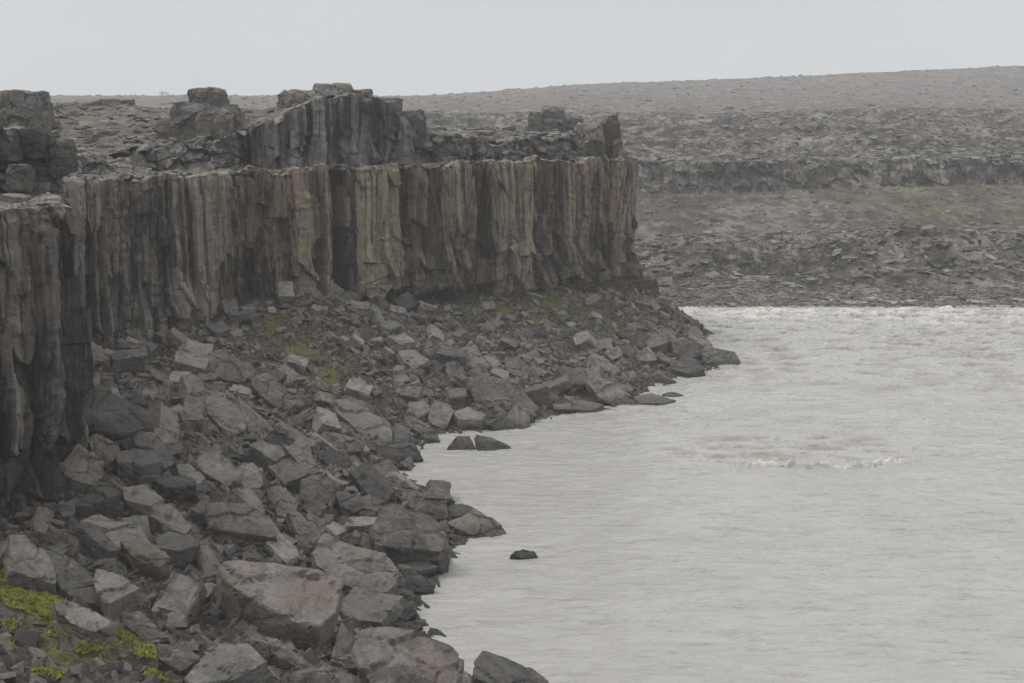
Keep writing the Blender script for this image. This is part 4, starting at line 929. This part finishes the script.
X = RNG.uniform(-38, 25, n); Y = RNG.uniform(48, 200, n); Z = Ht(X, Y)
ok = (~(inside(POLY_IN, X, Y) & ((Y > 92) | inside(P1in, X, Y)))) & (Z > -.35) & (Z < 13)
ok &= RNG.random(n) > .80*green(X, Y)
X, Y, Z = X[ok], Y[ok], Z[ok]
R = .12+.60*RNG.random(len(X))**2.2
R = np.where(Z < .3, R*.9, R)
o = bake('scree', X, Y, Z, R, normals(Ht, X, Y), M['rubble'], TS, 5, .0, .7)
tag(o, 'small angular grey stones filling the gaps between boulders', 'scree', None, 'stuff')

# flat slabs and rubble on the plateau
n = 15000
X = RNG.uniform(-75, 14, n); Y = RNG.uniform(86, 235, n)
in2 = inside(inset(poly2, .8)+[(-150, 238), (-150, 50)], X, Y)
X, Y = X[in2], Y[in2]; Z = H_up(X, Y); R = .18+.75*RNG.random(len(X))**2.2
o = bake('plateau_rubble', X, Y, Z, R, normals(H_up, X, Y)*[.2, .2, 1], M['plateau_rubble'], TF+TS[:4], 6, 0, .13)
tag(o, 'pale flat stones strewn over the layered plateau top', 'rubble', None, 'stuff')
n = 9000
X = RNG.uniform(-60, 17, n); Y = RNG.uniform(72, 200, n)
in1 = inside(inset(poly1, .5)+[(-150, 238), (-150, 50)], X, Y) & ~inside(inset(poly2, -.8)+[(-150, 238), (-150, 50)], X, Y)
X, Y = X[in1], Y[in1]; Z = H_low(X, Y); R = .10+.55*RNG.random(len(X))**2.8
o = bake('ledge_rubble', X, Y, Z+.1, R, normals(H_low, X, Y), M['plateau_rubble'], TS, 7)
tag(o, 'small fallen stones along the ledge between the two cliffs', 'rubble', None, 'stuff')

# individual slabs on the plateau and ledge
k = 0; tr = 0; pl_used = {}
spots = []
def zone(px, py):
    if px < 72: return 'on the near left rim'
    if px < 160: return 'on the left plateau beyond the rim'
    if px < 245: return 'below the square rock knoll'
    if px < 400: return 'near the dark upper cliff'
    if px < 520: return 'on the flat top beyond the dark upper cliff'
    return 'near the pale boulder cluster'
for _ in range(4000):
    if k >= 28: break
    if rs.random() < .6: x, y = rs.uniform(-58, 10), rs.uniform(138, 205); Hf = H_up; inn = bool(inside(inset(poly2, 1.5)+[(-150, 238), (-150, 50)], np.array([x]), np.array([y]))[0])
    else: x, y = rs.uniform(-45, 14), rs.uniform(80, 180); Hf = H_low; inn = bool(inside(inset(poly1, 1.6)+[(-150, 238), (-150, 50)], np.array([x]), np.array([y]))[0]) and not bool(inside(inset(poly2, -.6)+[(-150, 238), (-150, 50)], np.array([x]), np.array([y]))[0])
    if not inn: continue
    z = float(Hf(np.array([x]), np.array([y]))[0]); px, py = project(x, y, z)
    if px < 5 or px > 620: continue
    r = rs.uniform(.7, 1.7) if Hf is H_up else rs.uniform(.6, 1.0)
    if any((x-a)**2+(y-b)**2 < (c+r)**2 for a, b, c in spots): continue
    spots.append((x, y, r)); i = rs.choice([0, 1, 6, 11] if Hf is H_up else [2, 3, 4, 5, 8]); mt = rs.choice(['boulder_grey', 'boulder', 'boulder_pale'])
    o = bpy.data.objects.new('boulder', LIB[(i, mt)]); COL.objects.link(o)
    o.rotation_euler = (rs.gauss(0, .1), rs.gauss(0, .1), rs.uniform(0, 6.28)); o.scale = (r, r, r*.9); o.location = (x, y, z+r*.2)
    hh = min(heroes[len(SL):]+hs[:0], key=lambda H: math.hypot(px-H[3], (py-H[4])*1.2))
    key = (MW[mt], SHAPES[i][0], '', rel(px, py, hh), hh[5]); c = pl_used.get(key, 0); pl_used[key] = c+1
    lab = '%s%s %s on the cliff top, %s the %s' % (orda[min(c, 4)], key[0], key[1], key[3], key[4])
    if len(lab.replace('-', ' ').split()) > 16: lab = lab.replace(' on the cliff top,', '')
    tag(o, lab, 'boulder', 'loose blocks on the cliff top'); k += 1

# far bank stones
n = 36000
A = RNG.uniform(-.10, .44, n); Y = np.concatenate([204.5+19.5*RNG.random(n//4)**1.3, RNG.uniform(224, 285, n//4), RNG.uniform(285, 335, n//12), 340+230*RNG.random(n-2*(n//4)-n//12)**1.4]); X = A*Y
fh = lambda x, y: np.maximum(far_h(x, y)[0], -.12)
ji = 0; Z = fh(X, Y); R = np.where(Y < 224, .12+.45*RNG.random(n)**3, np.where(Y > 340, .25+1.3*RNG.random(n)**5, .18+1.2*RNG.random(n)**5)); 
R = np.where((Y > 285) & (Y < 340), R*.6, R)
o = bake('far_bank_stones', X, Y, Z, R, normals(fh, X, Y)*[.4, .4, 1], M['far_rubble'], TF+TF+TS, 8, .0, .10)
tag(o, 'grey stones and lava slabs covering the far river bank', 'stones', None, 'stuff')
n = 5200
A = RNG.uniform(-.4, .44, n); Y = np.where(RNG.random(n) < .8, 540+450*RNG.random(n)**.8, RNG.normal(1000, 9, n)); A = np.where(np.abs(A*1400*.985+347) < 9, A+.02, A); X = A*Y; Z = fh(X, Y); R = .3+1.9*RNG.random(n)**4
o = bake('far_plain_stones', X, Y, Z, R, normals(fh, X, Y), M['far_rubble'], TS, 9, .1, .2)
tag(o, 'scattered dark stones on the far plain up to the skyline', 'stones', None, 'stuff')

# -------- moss and grass tufts (foreground bank and a few clumps)
def tufts(name, spots, label, per_m=260, seed=3, size=.11, mat='moss', Hf=Ht, thr=-.05):
    r = np.random.default_rng(seed); Vs = []
    for (px, py, rad, dens) in spots:
        q = ray_hit(px, py, Hf)
        m_ = int(per_m*rad*rad*dens)
        a = r.uniform(0, 6.283, m_); d = rad*np.sqrt(r.random(m_))
        x = q.x+d*np.cos(a); y = q.y+d*np.sin(a)*1.2
        kf = fbm(x*.9, y*.9, oct=3, seed=seed) > thr
        x, y = x[kf], y[kf]; d = d[kf]
        cush = .16*np.maximum(0, fbm(x*1.6, y*1.6, oct=2, seed=seed+1)+.4)+.10*(1-d/rad)
        z = Hf(x, y)+.12+cush
        m_ = len(x); s = size*r.uniform(.6, 1.5, m_)
        b = r.uniform(0, 6.283, m_); tx, ty = np.cos(b), np.sin(b); ln = r.normal(0, .6, (m_, 2))
        p0 = np.stack([x-tx*s*.6, y-ty*s*.6, z-s*.3], -1); p1 = np.stack([x+tx*s*.6, y+ty*s*.6, z-s*.3], -1)
        p2 = np.stack([x+ln[:, 0]*s, y+ln[:, 1]*s, z+s*1.0], -1)
        Vs.append(np.stack([p0, p1, p2], 1).reshape(-1, 3))
    V = np.concatenate(Vs); Fq = np.arange(len(V)).reshape(-1, 3)
    o = link(name, mesh_np(name, V, Fq), M[mat]); tag(o, label, 'moss', None, 'stuff')
tufts('moss', [(6, 580, 1.1, 1.5), (20, 588, 1.5, 1.5), (34, 600, 1.5, 1.5), (48, 611, 1.2, 1.4), (62, 620, 1.0, 1.4), (74, 632, 1.1, 1.5), (84, 645, 1.0, 1.5), (62, 635, .7, .6), (128, 637, .8, 1.2), (138, 650, .8, 1.1), (146, 658, .7, .8), (166, 680, .9, 1.1), (2, 650, .6, 1), (48, 676, .7, .9), (10, 628, .5, .6),
               (100, 648, .6, .6), (58, 560, .3, .3)], 'bright yellow-green moss cushions on the foreground bank', 1500, 3, .065, thr=-.38)
m, nt2, b2 = new_mat('dull_grass'); b2.inputs['Roughness'].default_value = .9
nt2.links.new(ramp(nt2, noise_node(nt2, pos(nt2), 1.5, 4, .6), [(.35, (.05, .055, .02)), (.65, (.12, .12, .04))]), b2.inputs['Base Color']); M['grass'] = m
tufts('grass', [(95, 562, 1.2, .8), (108, 568, 1.2, .8), (125, 566, .8, .5), (170, 368, 1.2, .7), (302, 352, 3, .35), (335, 372, 3, .35), (362, 392, 2.5, .3), (282, 335, 3, .3), (560, 308, 3, .5), (590, 318, 3, .5), (480, 312, 2.6, .4), (600, 300, 3, .4), (672, 372, 1.2, 1.2), (545, 322, 2.5, .3), (143, 497, .8, .6), (230, 365, .8, 1)], 'dull olive grass growing between stones on the scree slope', 130, 8, .13, 'grass')

# -------- the white van far away on the skyline
def box_bm(x0, x1, y0, y1, z0, z1, bev=.05):
    bm = bmesh.new(); bmesh.ops.create_cube(bm, size=1)
    for v in bm.verts: v.co = Vector(((x0+x1)/2+v.co.x*(x1-x0), (y0+y1)/2+v.co.y*(y1-y0), (z0+z1)/2+v.co.z*(z1-z0)))
    if bev: bmesh.ops.bevel(bm, geom=bm.edges[:], offset=bev, segments=2, affect='EDGES')
    return bm
def simple_mat(name, col, rough=.5):
    m, nt, b = new_mat(name)
    n = noise_node(nt, pos(nt), 3, 3, .5)
    nt.links.new(mix(nt, n, tuple(c*.9 for c in col), col), b.inputs['Base Color']); b.inputs['Roughness'].default_value = rough
    return m
WH = simple_mat('white_paint', (.82, .82, .82), .35); GL = simple_mat('dark_glass', (.03, .035, .04), .1); TY = simple_mat('tyre_rubber', (.02, .02, .02), .8)
VY = 950.; vx = at_Y(165, 95, VY).x
vz = float(fh(np.array([vx]), np.array([VY]))[0])+.15; zneed = at_Y(165, 96.2, VY).z
van = bpy.data.objects.new('camper_van', None); van.scale = (1.25, 1.25, 1.25); COL.objects.link(van); van.location = (vx, VY, vz)
tag(van, 'white camper van parked far off on the skyline', 'van')
def prism_bm(prof, y0, y1, bev=.06):
    bm = bmesh.new(); a = [bm.verts.new((x, y0, z)) for x, z in prof]; b = [bm.verts.new((x, y1, z)) for x, z in prof]
    bm.faces.new(a); bm.faces.new(b[::-1]); n = len(prof)
    for i in range(n): bm.faces.new((a[i], b[i], b[(i+1) % n], a[(i+1) % n]))
    bmesh.ops.recalc_face_normals(bm, faces=bm.faces); bmesh.ops.bevel(bm, geom=bm.edges[:], offset=bev, segments=2, affect='EDGES'); return bm
def part(name, bm, mat, par):
    me = bpy.data.meshes.new(name); bm.to_mesh(me); bm.free(); return link(name, me, mat, par)
part('body', prism_bm([(-2.8, .45), (2.9, .45), (2.95, 1.15), (2.2, 1.35), (1.7, 2.2), (1.2, 2.75), (-2.8, 2.75)], -1, 1), WH, van)
for x0, x1 in ((.5, 1.4), (-1.6, -.6)): part('window', box_bm(x0, x1, -1.03, -.98, 1.55, 2.0, .01), GL, van)
part('windscreen', prism_bm([(1.78, 2.1), (2.22, 1.42), (2.26, 1.44), (1.82, 2.12)], -.85, .85, .005), GL, van)
for wx in (-1.8, 1.9):
    for wyy in (-.95, .95):
        bm = bmesh.new(); bmesh.ops.create_cone(bm, cap_ends=True, segments=20, radius1=.36, radius2=.36, depth=.25, matrix=Matrix.Translation((wx, wyy, .36)) @ Matrix.Rotation(math.pi/2, 4, 'X'))
        part('wheel', bm, TY, van)

# -------- haze
bm = box_bm(-1500, 1500, -120, 1600, -7.5, 95, 0)
m = bpy.data.materials.new('haze'); m.use_nodes = True; nt = m.node_tree
for nd in list(nt.nodes):
    if nd.type == 'BSDF_PRINCIPLED': nt.nodes.remove(nd)
pv = nt.nodes.new('ShaderNodeVolumePrincipled'); pv.inputs['Color'].default_value = (1, 1, 1, 1); pv.inputs['Density'].default_value = .00034
nt.links.new(pv.outputs[0], nt.nodes['Material Output'].inputs['Volume'])
me = bpy.data.meshes.new('haze'); bm.to_mesh(me); bm.free()
o = link('haze', me, m); tag(o, kind='stuff')
print('boulders', len(SL), len(mids), k, 'van z', vz, zneed)
